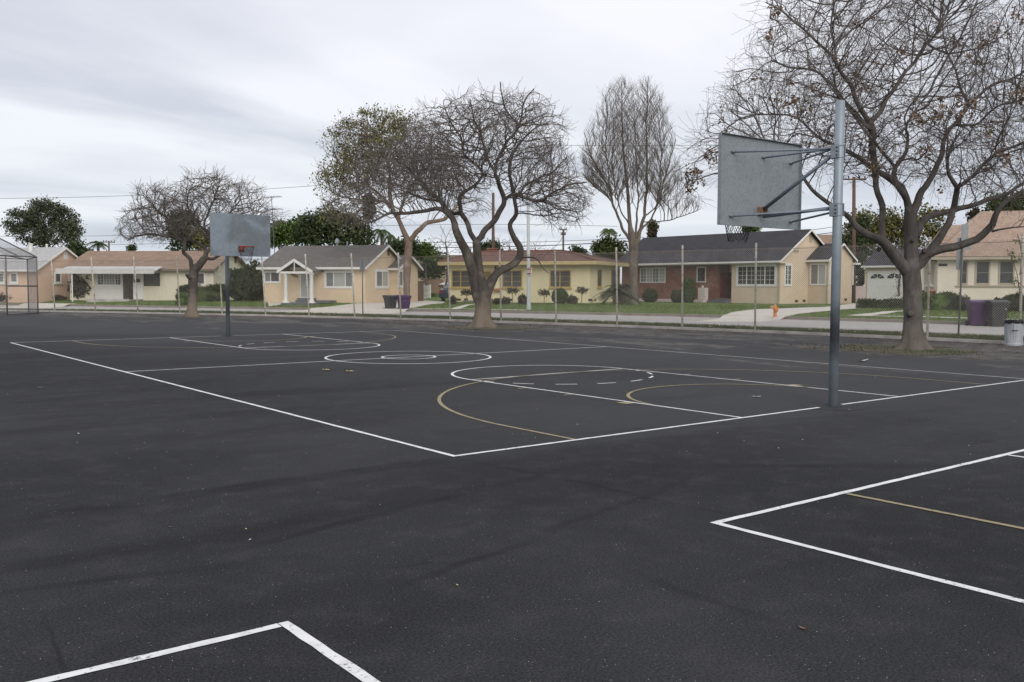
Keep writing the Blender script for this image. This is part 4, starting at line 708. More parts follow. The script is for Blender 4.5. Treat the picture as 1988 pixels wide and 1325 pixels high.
# --- yellow house with red hip roof
H = House('yellow_house', 'pale yellow stucco house with low reddish-brown hip roof and yellow window trim', (1144, 589), -67)
HY = H; xL = H.fr(873, 590)[0]; yS = H.sd(1203, 590)[0]; ov = .75
ze = H.fr(1142, 506.5, -ov)[1]; xe0 = H.fr(851, 512.5, -ov)[0]; zr = H.fr(1050, 488.5, 5)[1]; m = MB(); Dp = max(yS, 5.0); print('Dp', yS)
m.box(xL, 0, 0, Dp, -.7, ze-.28); H.part('wall', m, M['st_yellow'])
rx0 = H.fr(930, 493, Dp/2)[0]; rx1 = H.fr(1094, 488, Dp/2)[0]; ya, yb = -ov, Dp+ov; xa, xb = xe0, ov; m = MB()
rs = MB(); 
m.add([(xa, ya, ze), (xb, ya, ze), (xb, yb, ze), (xa, yb, ze), (rx0, Dp/2, zr), (rx1, Dp/2, zr)], [(0,1,5,4),(1,2,5),(2,3,4,5),(3,0,4),(0,3,2,1)]); rf = H.part('roof', m, M['rf_red'])
m = MB(); m.box(xa, xb, ya-.04, ya, ze-.28, ze-.01); m.box(xb, xb+.04, ya-.04, yb, ze-.28, ze-.01); m.box(xa-.04, xa, ya-.04, yb, ze-.28, ze-.01); m.box(xa+.001, xb-.001, ya+.001, yb-.001, ze-.27, ze-.24); m.build('fascia', M['yfascia'], rf)
m = MB(); m.tube([(rx0, Dp/2, zr), (rx1, Dp/2, zr)], .10, 6); m.tube([(rx1, Dp/2, zr), (xb, ya, ze+.02)], .07, 6); m.tube([(rx0, Dp/2, zr), (xa, ya, ze+.02)], .07, 6); m.tube([(rx1, Dp/2, zr), (xb, yb, ze+.02)], .07, 6); m.build('ridge_caps', M['rf_red'], rf)
cx0, cz0 = H.fr(949, 495, Dp/2+1); cx1, cz1 = H.fr(963, 482, Dp/2+1); m = MB(); m.box(cx0, cx1, Dp/2+.6, Dp/2+1.3, cz0-.6, cz1); m.box(cx0-.04, cx1+.04, Dp/2+.56, Dp/2+1.34, cz1-.12, cz1+.001); m.build('chimney', M['brick'], rf)
for a, b in (((877.9, 526, 912.9, 557.7)), ) if False else (): pass
for x0, x1 in ((877.9, 912.9), (976.2, 1013.4), (1068.4, 1108)):
    H.win((x0-1, 524.8, x1+1, 558.8), fmat='ytrim', lights=((0, .48, 'screen'), (.48, 1, 'screen')), grid=(1, 3), fwid=.08, sill=True, proud=.06)
for x0, x1 in ((1159, 1167.6), (1185.6, 1202.7)): H.win((x0, 523, x1, 558), 's', 0, fmat='ytrim', lights=((0, 1, 'screen'),), fwid=.09, sill=True)
dw = H.win((935, 526, 954.6, 578), fmat='ytrim', lights=((0, 1, 'screen'),), fwid=.09, name='door')
xa_, za_ = H.fr(935, 527); xb_, zb_ = H.fr(954.6, 577); m = MB()
for i in range(8): u = xa_+.12+(xb_-xa_-.24)*i/7; m.box(u-.012, u+.012, -.09, -.06, zb_+.06, za_-.06)
for z_ in (za_-1.25, za_-1.45): m.box(xa_+.09, xb_-.09, -.10, -.075, z_-.03, z_+.03)
m.build('security_bars', M['ytrim'], dw)
xq, zq = H.fr(962.7, 522.5); m = MB(); m.box(xq-.05, xq+.05, -.16, -.0, zq-.16, zq+.14); m.lathe([(.09, zq+.14), (.02, zq+.24)], (xq, -.09, 0), 8); H.part('porch_lamp', m, M['browndoor'])
H.vents([(891, 582), (904.7, 582), (991.6, 582.5), (1146.3, 583)]); H.vents([(1155.6, 583)], 's')
x0, x1 = H.fr(904, 588, -1)[0], H.fr(975, 588, -1)[0]; spot(H, x0, x1, -1.6, -.01, -.15, .12, 'step', 'stone'); spot(H, x0+.8, x1-1.2, -1.0, -.02, .12, .28, 'step', 'stone')
xq, zq = H.fr(966.7, 563); m = MB(); m.box(xq-.28, xq+.28, -.3, -.005, zq-.1, zq+.1); H.part('planter_box', m, M['terracotta'])

# --- tan house with the white porch gable
H = House('tan_porch_house', 'tan stucco house with grey shingle roof and white gabled porch on round columns', (709, 589.5), -73)
HT = H; ov = .5; ze = H.fr(700, 518.6, -ov)[1]; yp, zr = H.sd(755, 475.8, .3); xl = H.fr(497, 520, -ov)[0]
H.gable(xl+.3, 0, 0, 2*yp, ze, zr, M['st_tan'], M['rf_grey'], 'white', over=ov, ovx=.3)
t1 = H.sd(757, 585)[0]; xw = H.fr(772.7, 584, t1)[0]; t2 = H.sd(811, 584, xw)[0]; zp = H.sd(792.8, 495.5, xw+.3)[1]; zv = H.fr(764, 520.5, t1-.4)[1]
H.gable(-.02, xw, t1, t2, zv, zp, M['st_tan'], M['rf_grey'], 'white', over=.4, ovx=.3, name='wing_roof'); H.attic(754, 487, 0, mt='eave')
H.win((630, 525.4, 688, 560.7), lights=((0, .28, 'blind'), (.28, .74, 'curtain'), (.74, 1, 'blind')), fwid=.17, sill=False)
H.win((511.7, 525.8, 545.5, 550.5), lights=((0, .4, 'blind'), (.4, 1, 'screen')), fwid=.15, sill=False)
H.win((728.3, 523, 754.7, 560.7), 's', 0, lights=((0, .5, 'blind'), (.5, 1, 'curtain')), fwid=.2); H.win((771.9, 523.7, 783, 558.6), 's', xw, lights=((0, 1, 'blind'),), fwid=.18)
dd = H.win((583, 525.5, 602.5, 578.5), fmat='white', lights=((0, 1, 'curtain'),), fwid=.07, name='door')
# porch
xa, xb, xc = H.fr(538, 524.8, -1.6)[0], H.fr(571, 502.6, -1.6)[0], H.fr(607, 524.8, -1.6)[0]; zf = H.fr(571, 525.5, -1.6)[1]; za = H.fr(571, 502.6, -1.6)[1]
m = MB(); m.prism([(xa, -1.6, zf), (xb, -1.6, za), (xc, -1.6, zf), (xc, -1.6, zf-.09), (xb, -1.6, za-.12), (xa, -1.6, zf-.09)], (0, 3.6, 0)); pr = H.part('porch_roof', m, M['rf_grey'])
m = MB()
for a, b in (((xa, zf), (xb, za)), ((xb, za), (xc, zf))): m.prism([(a[0], -1.66, a[1]), (b[0], -1.66, b[1]), (b[0], -1.66, b[1]-.22), (a[0], -1.66, a[1]-.22)], (0, .055, 0))
m.box(xa+.25, xc-.2, -1.6, -1.5, zf-.22, zf-.07); m.box(xb-.03, xb+.03, -1.6, -1.55, zf-.07, za-.2); m.build('porch_trim', M['white'], pr)
for px in (555.3, 605.2):
    xq = H.fr(px, 584, -1.4)[0]; m = MB(); m.lathe([(.26, -.1), (.26, .06), (.17, .16), (.14, .3), (.125, zf-.35), (.17, zf-.27), (.17, zf-.2)], (xq, -1.4, 0), 20); H.part('column', m, M['white'], smooth=True)
x0, x1 = H.fr(548, 584, -1.7)[0], H.fr(612, 584, -1.7)[0]; spot(H, x0, x1, -1.9, -.01, -.7, .02, 'step', 'step'); x0, x1 = H.fr(573, 584, -1)[0], H.fr(642, 584, -.9)[0]; spot(H, x0, x1, -1.0, -.02, .021, .2, 'step', 'step'); x0, x1 = H.fr(578, 584, -.6)[0], H.fr(606, 584, -.6)[0]; spot(H, x0, x1, -.75, -.03, .201, .34, 'step', 'step')
xq, zq = H.fr(614.8, 538.5); m = MB(); m.lathe([(.02, zq-.13), (.07, zq-.06), (.08, zq+.08), (.03, zq+.15)], (xq, -.14, 0), 10); H.part('porch_lamp', m, M['lampglass'], smooth=True)
def digits(H, s_, px0, py0, px1, py1, at, size, mt):
    for i, ch in enumerate(s_):
        f = i/(len(s_)-1); x, z = H.fr(px0+(px1-px0)*f, py0+(py1-py0)*f, at); cu = bpy.data.curves.new('digit', 'FONT'); cu.body = ch; cu.size = size; cu.extrude = .01; cu.align_x = 'CENTER'; cu.align_y = 'CENTER'
        tmp = bpy.data.objects.new('digit', cu); me = bpy.data.meshes.new_from_object(tmp); bpy.data.objects.remove(tmp); me.materials.clear(); me.materials.append(M[mt]); o = bpy.data.objects.new('house_number', me); COL.objects.link(o); o.parent = H.t; o.location = (x, at-.015, z); o.rotation_euler = (R(90), 0, 0)
digits(H, '6504', 566, 532.5, 576.5, 537.5, 0, .36, 'numbers')
# roof vents
def roofvent(H, px, py, base, top, r, ball=False, mt='canmetal'):
    y = base; x, z = H.fr(px, py, y); zt_ = H.fr(px, top, y)[1]; m = MB()
    if ball: m.lathe([(r*.5, z-.5), (r*.5, z), (r, z+.08), (r*.98, z+.25), (r*.5, z+.4), (.02, z+.45)], (x, y, 0), 14)
    else: m.lathe([(r, z-.6), (r, zt_), (r*1.3, zt_), (r*1.3, zt_+.08), (.02, zt_+.12)], (x, y, 0), 12)
    H.part('roof_vent', m, M[mt], smooth=False)
roofvent(H, 654.5, 474.5, yp+.3, 470, .17, True); roofvent(H, 674, 476, yp+.2, 472, .05)

# --- cream ranch house with the brown roof
H = House('brown_roof_house', 'cream ranch house with long brown shingle roof and white porch awning', (415, 584.5), -84)
HC = H; ov = .5; ze = H.fr(410, 522.3, -ov)[1]; yp, zr = H.sd(453, 487.5, .3); xl = H.fr(121, 522.6, -ov)[0]
H.gable(xl+.3, 0, 0, 2*yp, ze, zr, M['siding'], M['rf_brown'], 'eave', over=ov, ovx=.35)
H.win((188, 531, 236.4, 555), lights=((0, .26, 'glass'), (.26, .76, 'blind'), (.76, 1, 'glass')), grid=(8, 4), fwid=.09, sill=True)
spot(H, H.fr(239.5, 550)[0], H.fr(258, 550)[0], -.05, 0, .1, H.fr(248, 531)[1], 'door', 'browndoor'); H.win((279.6, 531, 310.5, 555.5), lights=((0, .52, 'screen'), (.52, 1, 'screen')), fmat='browndoor', fwid=.05)
H.win((365.3, 528, 400, 555), lights=((0, .3, 'glass'), (.3, 1, 'screen')), fwid=.16)
spot(H, H.fr(259, 545)[0], H.fr(278.5, 545)[0], -.03, 0, .1, 2.5, 'wall_panel', 'white'); xq, zq = H.fr(267, 544.8); spot(H, xq-.22, xq+.22, -.2, -.03, zq-.15, zq+.12, 'mailbox', 'numbers')
x0, x1 = H.fr(184.5, 568)[0], H.fr(239, 568)[0]; m = MB(); zt_ = H.fr(200, 558)[1]
nb = 34
for i in range(nb): u = x0+(x1-x0)*i/nb; m.box(u, u+(x1-x0)/nb*.6, -.05, -.02, .02, zt_)
m.box(x0, x1, -.02, 0, .0, zt_); m.box(x0, x1, -.08, -.051, zt_-.1, zt_); H.part('wainscot', m, M['white'])
x0, x1 = H.fr(108, 526, -1.9)[0], H.fr(297, 526, -1.9)[0]; zf = H.fr(200, 529.8, -1.9)[1]; zb2 = H.fr(200, 523.4, -1.6)[1]; m = MB(); m.prism([(x0, -1.9, zf), (x0, -1.9, zf+.08), (x0, -.3, zb2+.26), (x0, -.3, zb2+.18)], (x1-x0, 0, 0)); m.box(x0, x1+.1, -1.96, -1.9, zf-.08, zb2+.06); aw = H.part('awning', m, M['awn'])
for px in (140.3,): xq = H.fr(px, 560, -1.8)[0]; m = MB(); m.tube([(xq, -1.8, -.1), (xq, -1.8, zf)], .05, 8); H.part('awning_post', m, M['white'])
x0, x1 = H.fr(170, 582, -2)[0], H.fr(253, 582, -2)[0]; spot(H, x0, x1, -2.2, -2.0, -.7, .14, 'porch_curb', 'mowstrip'); spot(H, x0, x1, -1.99, -.0, -.2, .09, 'porch_floor', 'mowstrip')
H.attic(457, 503, 0, mt='browndoor')

# --- pink house at the left edge
H = House('pink_house', 'salmon pink stucco house with pale grey roof at the far left', (74.5, 583.4), -73)
HP = H; ov = .5; ze = H.fr(65, 523.4, -ov)[1]; yp, zr = H.sd(128.5, 480.3, .3); H.gable(-22, 0, 0, 2*yp, ze, zr, M['st_pink'], M['rf_pale'], 'white', over=ov, ovx=.3)
H.win((19.2, 528.6, 35.8, 551), lights=((0, 1, 'blind'),), grid=(1, 3), fwid=.17, sill=True); H.win((-14, 528.6, 10.5, 551), lights=((0, .5, 'blind'), (.5, 1, 'blind')), grid=(1, 3), fwid=.17, sill=True)
H.win((105.5, 529, 119, 550.3), 's', 0, lights=((0, 1, 'screen'),), fwid=.13, sill=True); H.win((133, 529, 145, 550), 's', 0, lights=((0, 1, 'screen'),), fwid=.13, sill=True); H.attic(127.5, 493.5, 0, w=.2, hgt=.4, mt='white')
roofvent(H, 59.5, 481, yp-.5, 475.5, .16, mt='white'); roofvent(H, 91, 480, yp+.1, 477, .08, mt='white')

# --- cream house at the right edge
H = House('cream_house', 'cream stucco house with pinkish shake roof and three sash windows, at the far right', (1818.5, 598), -71)
# its near-left corner is the house origin; the front runs to the right from there
HR = H; ov = .55; ze = H.fr(1900, 498, -ov)[1]; zr_y = 5.0; zr = H.fr(1945, 410, zr_y)[1]; xrl = H.fr(1904, 411, zr_y)[0]; xel = H.fr(1811, 498.5, -ov)[0]; XR = H.fr(2140, 560)[0]
m = MB(); m.box(0, XR, 0, 2*zr_y, -.7, ze-.1); H.part('wall', m, M['st_cream'])
m = MB(); m.add([(xel, -ov, ze), (XR+.5, -ov, ze), (XR+.5, 2*zr_y+ov, ze), (xel, 2*zr_y+ov, ze), (xrl, zr_y, zr), (XR+.4-(xrl-xel)*.5, zr_y, zr)], [(0,1,5,4),(1,2,5),(2,3,4,5),(3,0,4),(0,3,2,1)]); rf = H.part('roof', m, M['rf_pink'])
m = MB(); m.box(xel, XR+.5, -ov-.05, -ov, ze-.2, ze-.03); m.box(xel-.05, xel, -ov-.05, 2*zr_y+ov, ze-.2, ze-.03); m.build('fascia', M['ctrim'], rf)
# lower porch roof set behind on the left
x0, z0 = H.fr(1790, 507.5, 1.0); x1, z1 = H.fr(1832, 437.5, 4.2); m = MB(); m.add([(x0, 1.0, z0), (xel+.6, 1.0, z0), (xel+4.5, 4.2, z1), (x1, 4.2, z1), (x0, 7.5, z0), (xel+.6, 7.5, z0)], [(0,1,2,3),(0,3,4),(3,2,5,4),(0,4,5,1)]); pf = H.part('porch_roof', m, M['rf_pink'])
m = MB(); m.box(x0, -.01, 1.5, 1.6, -.1, z0-.02) if False else m.box(x0+.2, -.01, 2.6, 2.8, -.1, z0+.3); H.part('porch_wall', m, M['st_cream']); m = MB(); m.box(x0, xel+.6, .95, 1.0, z0-.17, z0-.01); m.build('fascia', M['ctrim'], pf)
xq = H.fr(1791.5, 560, 1.2)[0]; m = MB(); m.tube([(xq, 1.2, -.1), (xq, 1.2, z0-.02)], .07, 10); H.part('column', m, M['white'])
xc0, zc0 = H.fr(1838, 456, 4.6); xc1, zc1 = H.fr(1849, 444, 4.6); m = MB(); m.box(xc0, xc1, 4.3, 4.9, zc0-1.2, zc1); m.box(xc0-.05, xc1+.05, 4.25, 4.95, zc1-.1, zc1+.001); m.build('chimney', M['brick'], pf)
for x0, x1 in ((1860.5, 1879.5), (1893, 1922.4), (1938.5, 1969.8)): H.win((x0, 506.5, x1, 552.8), fmat='ctrim', lights=((0, 1, 'glass'),), grid=(1, 2), fwid=.09, sill=False)
m = MB(); z_ = H.fr(1900, 555.5)[1]; m.box(H.fr(1855, 556)[0], XR, -.1, 0, z_-.05, z_+.04); H.part('sill_ledge', m, M['ctrim']); xq, zq = H.fr(1830.6, 514.8); spot(H, xq-.24, xq+.24, -.04, 0, zq-.07, zq+.08, 'address_plaque', 'numbers')

# --- small buildings seen between and behind the houses
def far_house(name, label, px0, px1, ybase, yeave, yridge, alpha, wallM, roofM, depth_y=7.0, cat='house'):
    h = House(name, label, (px1, ybase), alpha); h.t['category'] = cat
    x0 = h.fr(px0, ybase)[0]; ze = h.fr(px1, yeave, -.4)[1]; zr = h.fr((px0+px1)/2, yridge, depth_y/2)[1]; h.gable(x0, 0, 0, depth_y, ze, zr, M[wallM], M[roofM], 'white', over=.4); return h
h = far_house('garage', 'small beige garage with grey roof at the end of the shared driveway', 857, 905, 576.5, 519.5, 497, -66, 'st_beige', 'rf_grey', 6, 'garage')
h2 = far_house('rear_house', 'low dark-roofed house behind the wooden fence, partly hidden by trees', 790, 880, 574.0, 528, 496, -66, 'st_beige', 'rf_grey', 9)
h3 = far_house('rear_house', 'house with a brown gable roof showing above the charcoal roof', 1560, 1648, 577, 505, 456, -60, 'st_beige', 'rf_brown', 10)
wall_between('block_wall', 'brown block wall pier beside the white driveway gate', 'wall', (803, 585.5), (819, 585), 546.8, 'brownwall', .3)
# wooden fence at the back of the driveway
a, b = G(822, 577, .3), G(862, 577, .3); d = b-a; L = np.linalg.norm(d); wf = thing('wooden_fence', 'tall brown board fence across the back of the shared driveway', 'fence', a, math.atan2(d[1], d[0])); zt_ = AT(840, 542.5, depth(a))[2]-.3
m = MB(); nb = int(L/.15)
for i in range(nb): m.box(i*.15, i*.15+.14, -.01, .012, -.1, zt_+random.uniform(-.02, .02))
m.build('boards', M['woodfence'], wf); m = MB(); m.box(0, L, .013, .06, .3, .4); m.box(0, L, .013, .06, zt_-.4, zt_-.3); m.build('rails', M['woodfence'], wf)
# white ornamental gate
a, b = GL(818.5, 584.5), GL(835.5, 580); d = b-a; d[2] = 0; L = np.linalg.norm(d); gt = thing('driveway_gate', 'white ornamental iron driveway gate with curved top rail, standing open', 'gate', a, math.atan2(d[1], d[0])); zt_ = AT(819, 547, depth(a))[2]-a[2]
m = MB(); m.box(-.06, .06, -.06, .06, 0, zt_); m.box(L-.05, L+.05, -.05, .05, 0, zt_-.25); m.build('post', M['white'], gt); m = MB()
for k in range(13): u = L*k/12; hh = zt_-.12-.28*math.sin(math.pi*min(k/12*.8, 1)); m.tube([(u, 0, .12), (u, 0, hh)], .02, 5)
for off in (0, -.22): m.tube([(L*k/12, 0, zt_-.12+off-.28*math.sin(math.pi*min(k/12*.8, 1))) for k in range(13)], .035, 6)
m.tube([(0, 0, .15), (L, 0, .15)], .03, 6); m.tube([(0, 0, .5), (L, 0, .5)], .025, 6); m.build('bars', M['white'], gt)
# shade canopy by the little garage
c = G(866, 577, .3); Z = depth(c); tp = AT(867, 548, Z)[2]; pu = thing('patio_umbrella', 'white patio umbrella standing beside the yellow house', 'umbrella', c); m = MB(); m.lathe([(.9, tp-.3-.3), (.5, tp-.3-.08), (.05, tp-.3)], n=10, cap=False); m.build('canopy', M['canopy'], pu); m = MB(); m.tube([(0, 0, 0), (0, 0, tp-.3)], .03, 8); m.build('pole', M['white'], pu)

# ------------------------------------------------------------------ trees: hand-placed limbs, then branches grown into the crown volume
def resamp(P, r, step):
    P = np.array(P); r = np.array(r); d = np.r_[0, np.cumsum(np.linalg.norm(np.diff(P, axis=0), axis=1))]; n = max(2, int(d[-1]/step)+1); t = np.linspace(0, d[-1], n)
    # smooth interpolation (Catmull-Rom through the given points)
    out = []
    for q in t:
        i = min(max(np.searchsorted(d, q, 'right')-1, 0), len(P)-2); u = (q-d[i])/(d[i+1]-d[i]+1e-9)
        p0, p1, p2, p3 = P[max(i-1, 0)], P[i], P[i+1], P[min(i+2, len(P)-1)]
        out.append(0.5*((2*p1)+(-p0+p2)*u+(2*p0-5*p1+4*p2-p3)*u*u+(-p0+3*p1-3*p2+p3)*u**3))
    out = np.array(out); ri = np.interp(t, d, r); h = float(P[0].sum()*7.3+P[-1].sum()*3.1); am = (np.minimum(ri*.10, .012)+.009)*(0.0 if r[0] > .2 else 1.0)*np.minimum(1, np.minimum(t, d[-1]-t+.3)/.5)
    if wob:
        for k in range(3): out[:, k] += am*(1.6*np.sin(t*3.1+h+k*2.1)+np.sin(t*6.7+h*1.7+k*4.4)+.4*np.sin(t*13+h*2.3+k))
    return out, ri
wob = True
def limb3(base, Z, pts, dz):
    """ pts: (px, py, width in px); dz: (start, end) depth offset in metres """
    n = len(pts); out = []; rr = []
    for i, (a, b, w) in enumerate(pts): z = Z+dz[0]+(dz[1]-dz[0])*i/max(n-1, 1); out.append(AT(a, b, z)-base); rr.append(w/2*Z/F)
    return np.array(out), np.array(rr)
MOM, OUT = .85, .45
def grow(limbs, attr, step, kill, infl, trop, jit, rg, iters=140, maxn=30000):
    pos, par, rad = [], [], []
    for P, r in limbs:
        P, r = resamp(P, r, step)
        if not pos: start = -1
        else: start = int(np.argmin(np.linalg.norm(np.array(pos)-P[0], axis=1)))
        for i in range(len(P)):
            pos.append(P[i]); par.append(start if i == 0 else len(pos)-2); rad.append(r[i])
    nh = len(pos); PA = np.array(pos); ctr = attr.mean(axis=0)-np.array([0, 0, np.ptp(attr[:, 2])*.42]); DR = np.array([PA[i]-PA[par[i]] if par[i] >= 0 else (0, 0, 1.0) for i in range(nh)]); DR /= np.linalg.norm(DR, axis=1)[:, None]+1e-9; near = np.zeros(len(attr), int); dist = np.full(len(attr), 1e9); alive = np.ones(len(attr), bool)
    def upd(new, idx):
        for k in range(0, len(new), 64):
            D = np.linalg.norm(attr[:, None, :]-new[None, k:k+64, :], axis=2); j = D.argmin(1); dm = D[np.arange(len(attr)), j]; b = dm < dist; dist[b] = dm[b]; near[b] = idx[k:k+64][j[b]]
    upd(PA, np.arange(nh)); seen = {}
    for it in range(iters):
        alive &= dist > kill; sel = alive & (dist < infl)
        if not sel.any(): 
            infl *= 1.5
            if infl > 60 or not alive.any(): break
            continue
        ids = near[sel]; dv = attr[sel]-PA[ids]; dv /= np.linalg.norm(dv, axis=1)[:, None]+1e-9
        u, inv = np.unique(ids, return_inverse=True); acc = np.zeros((len(u), 3)); np.add.at(acc, inv, dv)
        acc /= np.linalg.norm(acc, axis=1)[:, None]+1e-9; rad_ = PA[u]-ctr; rad_ /= np.linalg.norm(rad_, axis=1)[:, None]+1e-9; mom = np.where(u < nh, .15, MOM)[:, None]; acc = acc+mom*DR[u]+OUT*rad_+trop+rg.normal(0, jit, acc.shape); acc /= np.linalg.norm(acc, axis=1)[:, None]+1e-9
        new = PA[u]+acc*step; ok = np.array([seen.get(int(q), 0) < 3 for q in u])
        for q in u: seen[int(q)] = seen.get(int(q), 0)+1
        u, new = u[ok], new[ok]
        if not len(u):
            alive[near[:] >= 0] &= ~np.isin(near, list(seen)) ; continue
        idx = np.arange(len(PA), len(PA)+len(new)); PA = np.vstack([PA, new]); DR = np.vstack([DR, acc[ok]]); par += list(u); rad += [0.0]*len(new); upd(new, idx)
        if len(PA) > maxn: break
    return PA, par, np.array(rad), nh
def finish(PA, par, rad, nh, tip, p, twig_n, twig_l, rg, up_=0.3):
    """ add end twigs, then radii by the pipe model """
    PA = list(PA); par = list(par); rad = list(rad); kids = [0]*len(par)
    for q in par:
        if q >= 0: kids[q] += 1
    base_n = len(par); cand = [i for i in range(nh, base_n) if kids[i] == 0]*twig_n+[i for i in range(nh, base_n) if kids[i] == 1 and rg.random() < 0.22*twig_n/2]
    for i in cand:
        d = PA[i]-PA[par[i]]; d = d/(np.linalg.norm(d)+1e-9); q = i; dd = d+rg.normal(0, .42, 3)+np.array([0, 0, up_]); L = twig_l*rg.uniform(.6, 1.5); k = 4
        for s_ in range(k):
            dd = dd/np.linalg.norm(dd)+rg.normal(0, .17, 3); dd /= np.linalg.norm(dd); PA.append(PA[q]+dd*L/k); par.append(q); rad.append(0.0); q = len(par)-1
    n = len(par); acc = [0.0]*n; out = [0.0]*n
    for i in range(n-1, -1, -1):
        w = tip**p if acc[i] == 0 else acc[i]
        r = w**(1/p); out[i] = max(rad[i], r) if i < nh else r
        if par[i] >= 0 and not (i < nh and par[i] < nh): acc[par[i]] += w
        elif par[i] >= 0: acc[par[i]] += w*0.5
    return np.array(PA), par, np.array(out)
def tubes_of(PA, par, rad, nh, rg, lump_amp=0.10, crown_only=True):
    n = len(par); kids = [[] for _ in range(n)]
    for i, q in enumerate(par):
        if q >= 0: kids[q].append(i)
    m = MB(); started = [False]*n
    for i in range(nh, n):
        q = par[i]
        main = max(kids[q], key=lambda k: rad[k]) if q >= 0 else -1
        if q >= nh and main == i: continue
        ch = [q, i]; c = i
        while kids[c]: c = max(kids[c], key=lambda k: rad[k]); ch.append(c)
        rr = [rad[k] for k in ch]; rr[0] = min(rr[0], rr[1]*1.15); R0 = rr[1]; m.tube([PA[k] for k in ch], rr, 7 if R0 > .04 else 4 if R0 > .012 else 3, cap=False)
    return m
def ell_points(rg, Z, base, ells, n, zmin=None):
    """ points in ellipsoids given as (px, py, rx, ry, depth centre offset m, depth radius m, weight) """
    w = np.array([e[6] for e in ells], float); w /= w.sum(); out = []
    while len(out) < n:
        e = ells[rg.choice(len(ells), p=w)]; v = rg.normal(size=3); v /= np.linalg.norm(v); v *= rg.uniform(0.05, 1)**(1/2.6); z = Z+e[4]+v[2]*e[5]; P = AT(e[0]+v[0]*e[2]*Z/z, e[1]+v[1]*e[3]*Z/z, z)-base; out.append(P)
    return np.array(out)
KNOTS = []
def trunk_mesh(limbs, sides, rg, lump=0.10, flare=None):
    """ hand-placed limbs as one continuous-looking mesh; the first limb is the trunk and may flare """
    m = MB(); done = []
    for k, (P, r) in enumerate(limbs):
        P, r = resamp(P, r, 0.16 if k else 0.12); ph = rg.uniform(0, 6, 6)
        e0 = P[-1]+(P[-1]-P[-2])*.5
        if k == 0: keep = (P.copy(), r.copy())
        if k:   # root the limb inside the one it leaves
            A = np.array(done); d0 = P[1]-P[0]; d0 /= np.linalg.norm(d0)+1e-9; tgt = P[0]-d0*r[0]*1.9-np.array([0, 0, r[0]*.6]); q = A[np.argmin(np.linalg.norm(A-tgt, axis=1))]
            P = np.vstack([q, q*.45+P[0]*.55, P]); r = np.r_[r[0]*.55, r[0]*.95, r]
        done += list(P); n_ = max(2, int(.5*r[-1]/.05))
        P = np.vstack([P, e0]); r = np.r_[r, r[-1]*.55]
        if k == 0 and flare:
            h = P[:, 2]
            r = r*(1+flare*np.exp(-np.maximum(h, 0)/0.22))
        def lf(i, th, p, ph=ph, k=k):
            a = lump*(math.sin(2*th+ph[0]+p[2]*1.3)+.6*math.sin(3*th+ph[1]-p[2]*2.1)+.45*math.sin(5*th+ph[2]+p[2]*3.7)+.35*math.sin(p[2]*9+p[0]*7+ph[3]+th))
            if k == 0 and flare: a += 0.34*math.exp(-max(p[2], 0)/0.28)*math.sin(5*th+ph[4])+.16*math.exp(-max(p[2], 0)/0.35)*math.sin(8*th+ph[5])
            return a
        m.tube(P, r, sides if k == 0 else max(8, sides-4), lump=lf)
    for c, r, f in KNOTS:
        q = [c-f*r, c+f*r*.2, c+f*r*.32, c+f*r*.2]; m.tube(q, [r*1.5, r, r*.7, r*.3], 9)
    return m
def leafcards(mb, rg, centers, n, spread, size, squash=1.0, mi=0, droop=0):
    """ small leaf-sized faces scattered round each centre """
    c = centers[rg.integers(0, len(centers), n)]; o = rg.normal(0, 1, (n, 3))*spread; o[:, 2] = o[:, 2]*squash-droop*np.abs(rg.normal(0, 1, n)); P = c+o
    a = rg.normal(size=(n, 3)); a /= np.linalg.norm(a, axis=1)[:, None]; b = np.cross(a, rg.normal(size=(n, 3))); b /= np.linalg.norm(b, axis=1)[:, None]; s = size*rg.uniform(.6, 1.35, n)[:, None]
    V = np.stack([P-a*s, P+b*s*.55, P+a*s, P-b*s*.55], 1).reshape(-1, 3); o0 = len(mb.v); mb.v.extend(map(tuple, V.tolist())); mb.f.extend([(o0+4*i, o0+4*i+1, o0+4*i+2, o0+4*i+3) for i in range(n)]); mb.m.extend([mi]*n)

def bare_tree(name, label, basepx, limbs, ells, natt, step, kill, infl, trop, jit, seed, barkM, twigM, tip, p, twig_n, twig_l, flare=None, group=None, Z=None, zg=None, sides=14, lump=.09, leaves=None, up_=.3):
    rg = np.random.default_rng(seed); B = G(*basepx, 0) if zg is None else (GL(*basepx) if zg == 'lawn' else G(*basepx, zg)); Z = Z or depth(B)
    t = thing(name, label, 'tree', B, 0, group); L = [limb3(B, Z, pts, dz) for pts, dz in limbs]; L[0][0][0][2] = -0.15
    trunk_mesh(L, sides, rg, lump, flare).build('trunk', barkM, t, True)
    att = ell_points(rg, Z, B, ells, natt); PA, par, rad, nh = grow(L, att, step, kill, infl, np.array(trop), jit, rg); PA, par, rad = finish(PA, par, rad, nh, tip, p, twig_n, twig_l, rg, up_)
    tubes_of(PA, par, rad, nh, rg).build('crown', [twigM], t, True)
    print(name, 'Z', round(Z, 1), 'nodes', len(par), 'hand', nh)
    if leaves: leaves(t, PA, par, rad, nh, rg, B, Z)
    return t, PA, rad, nh

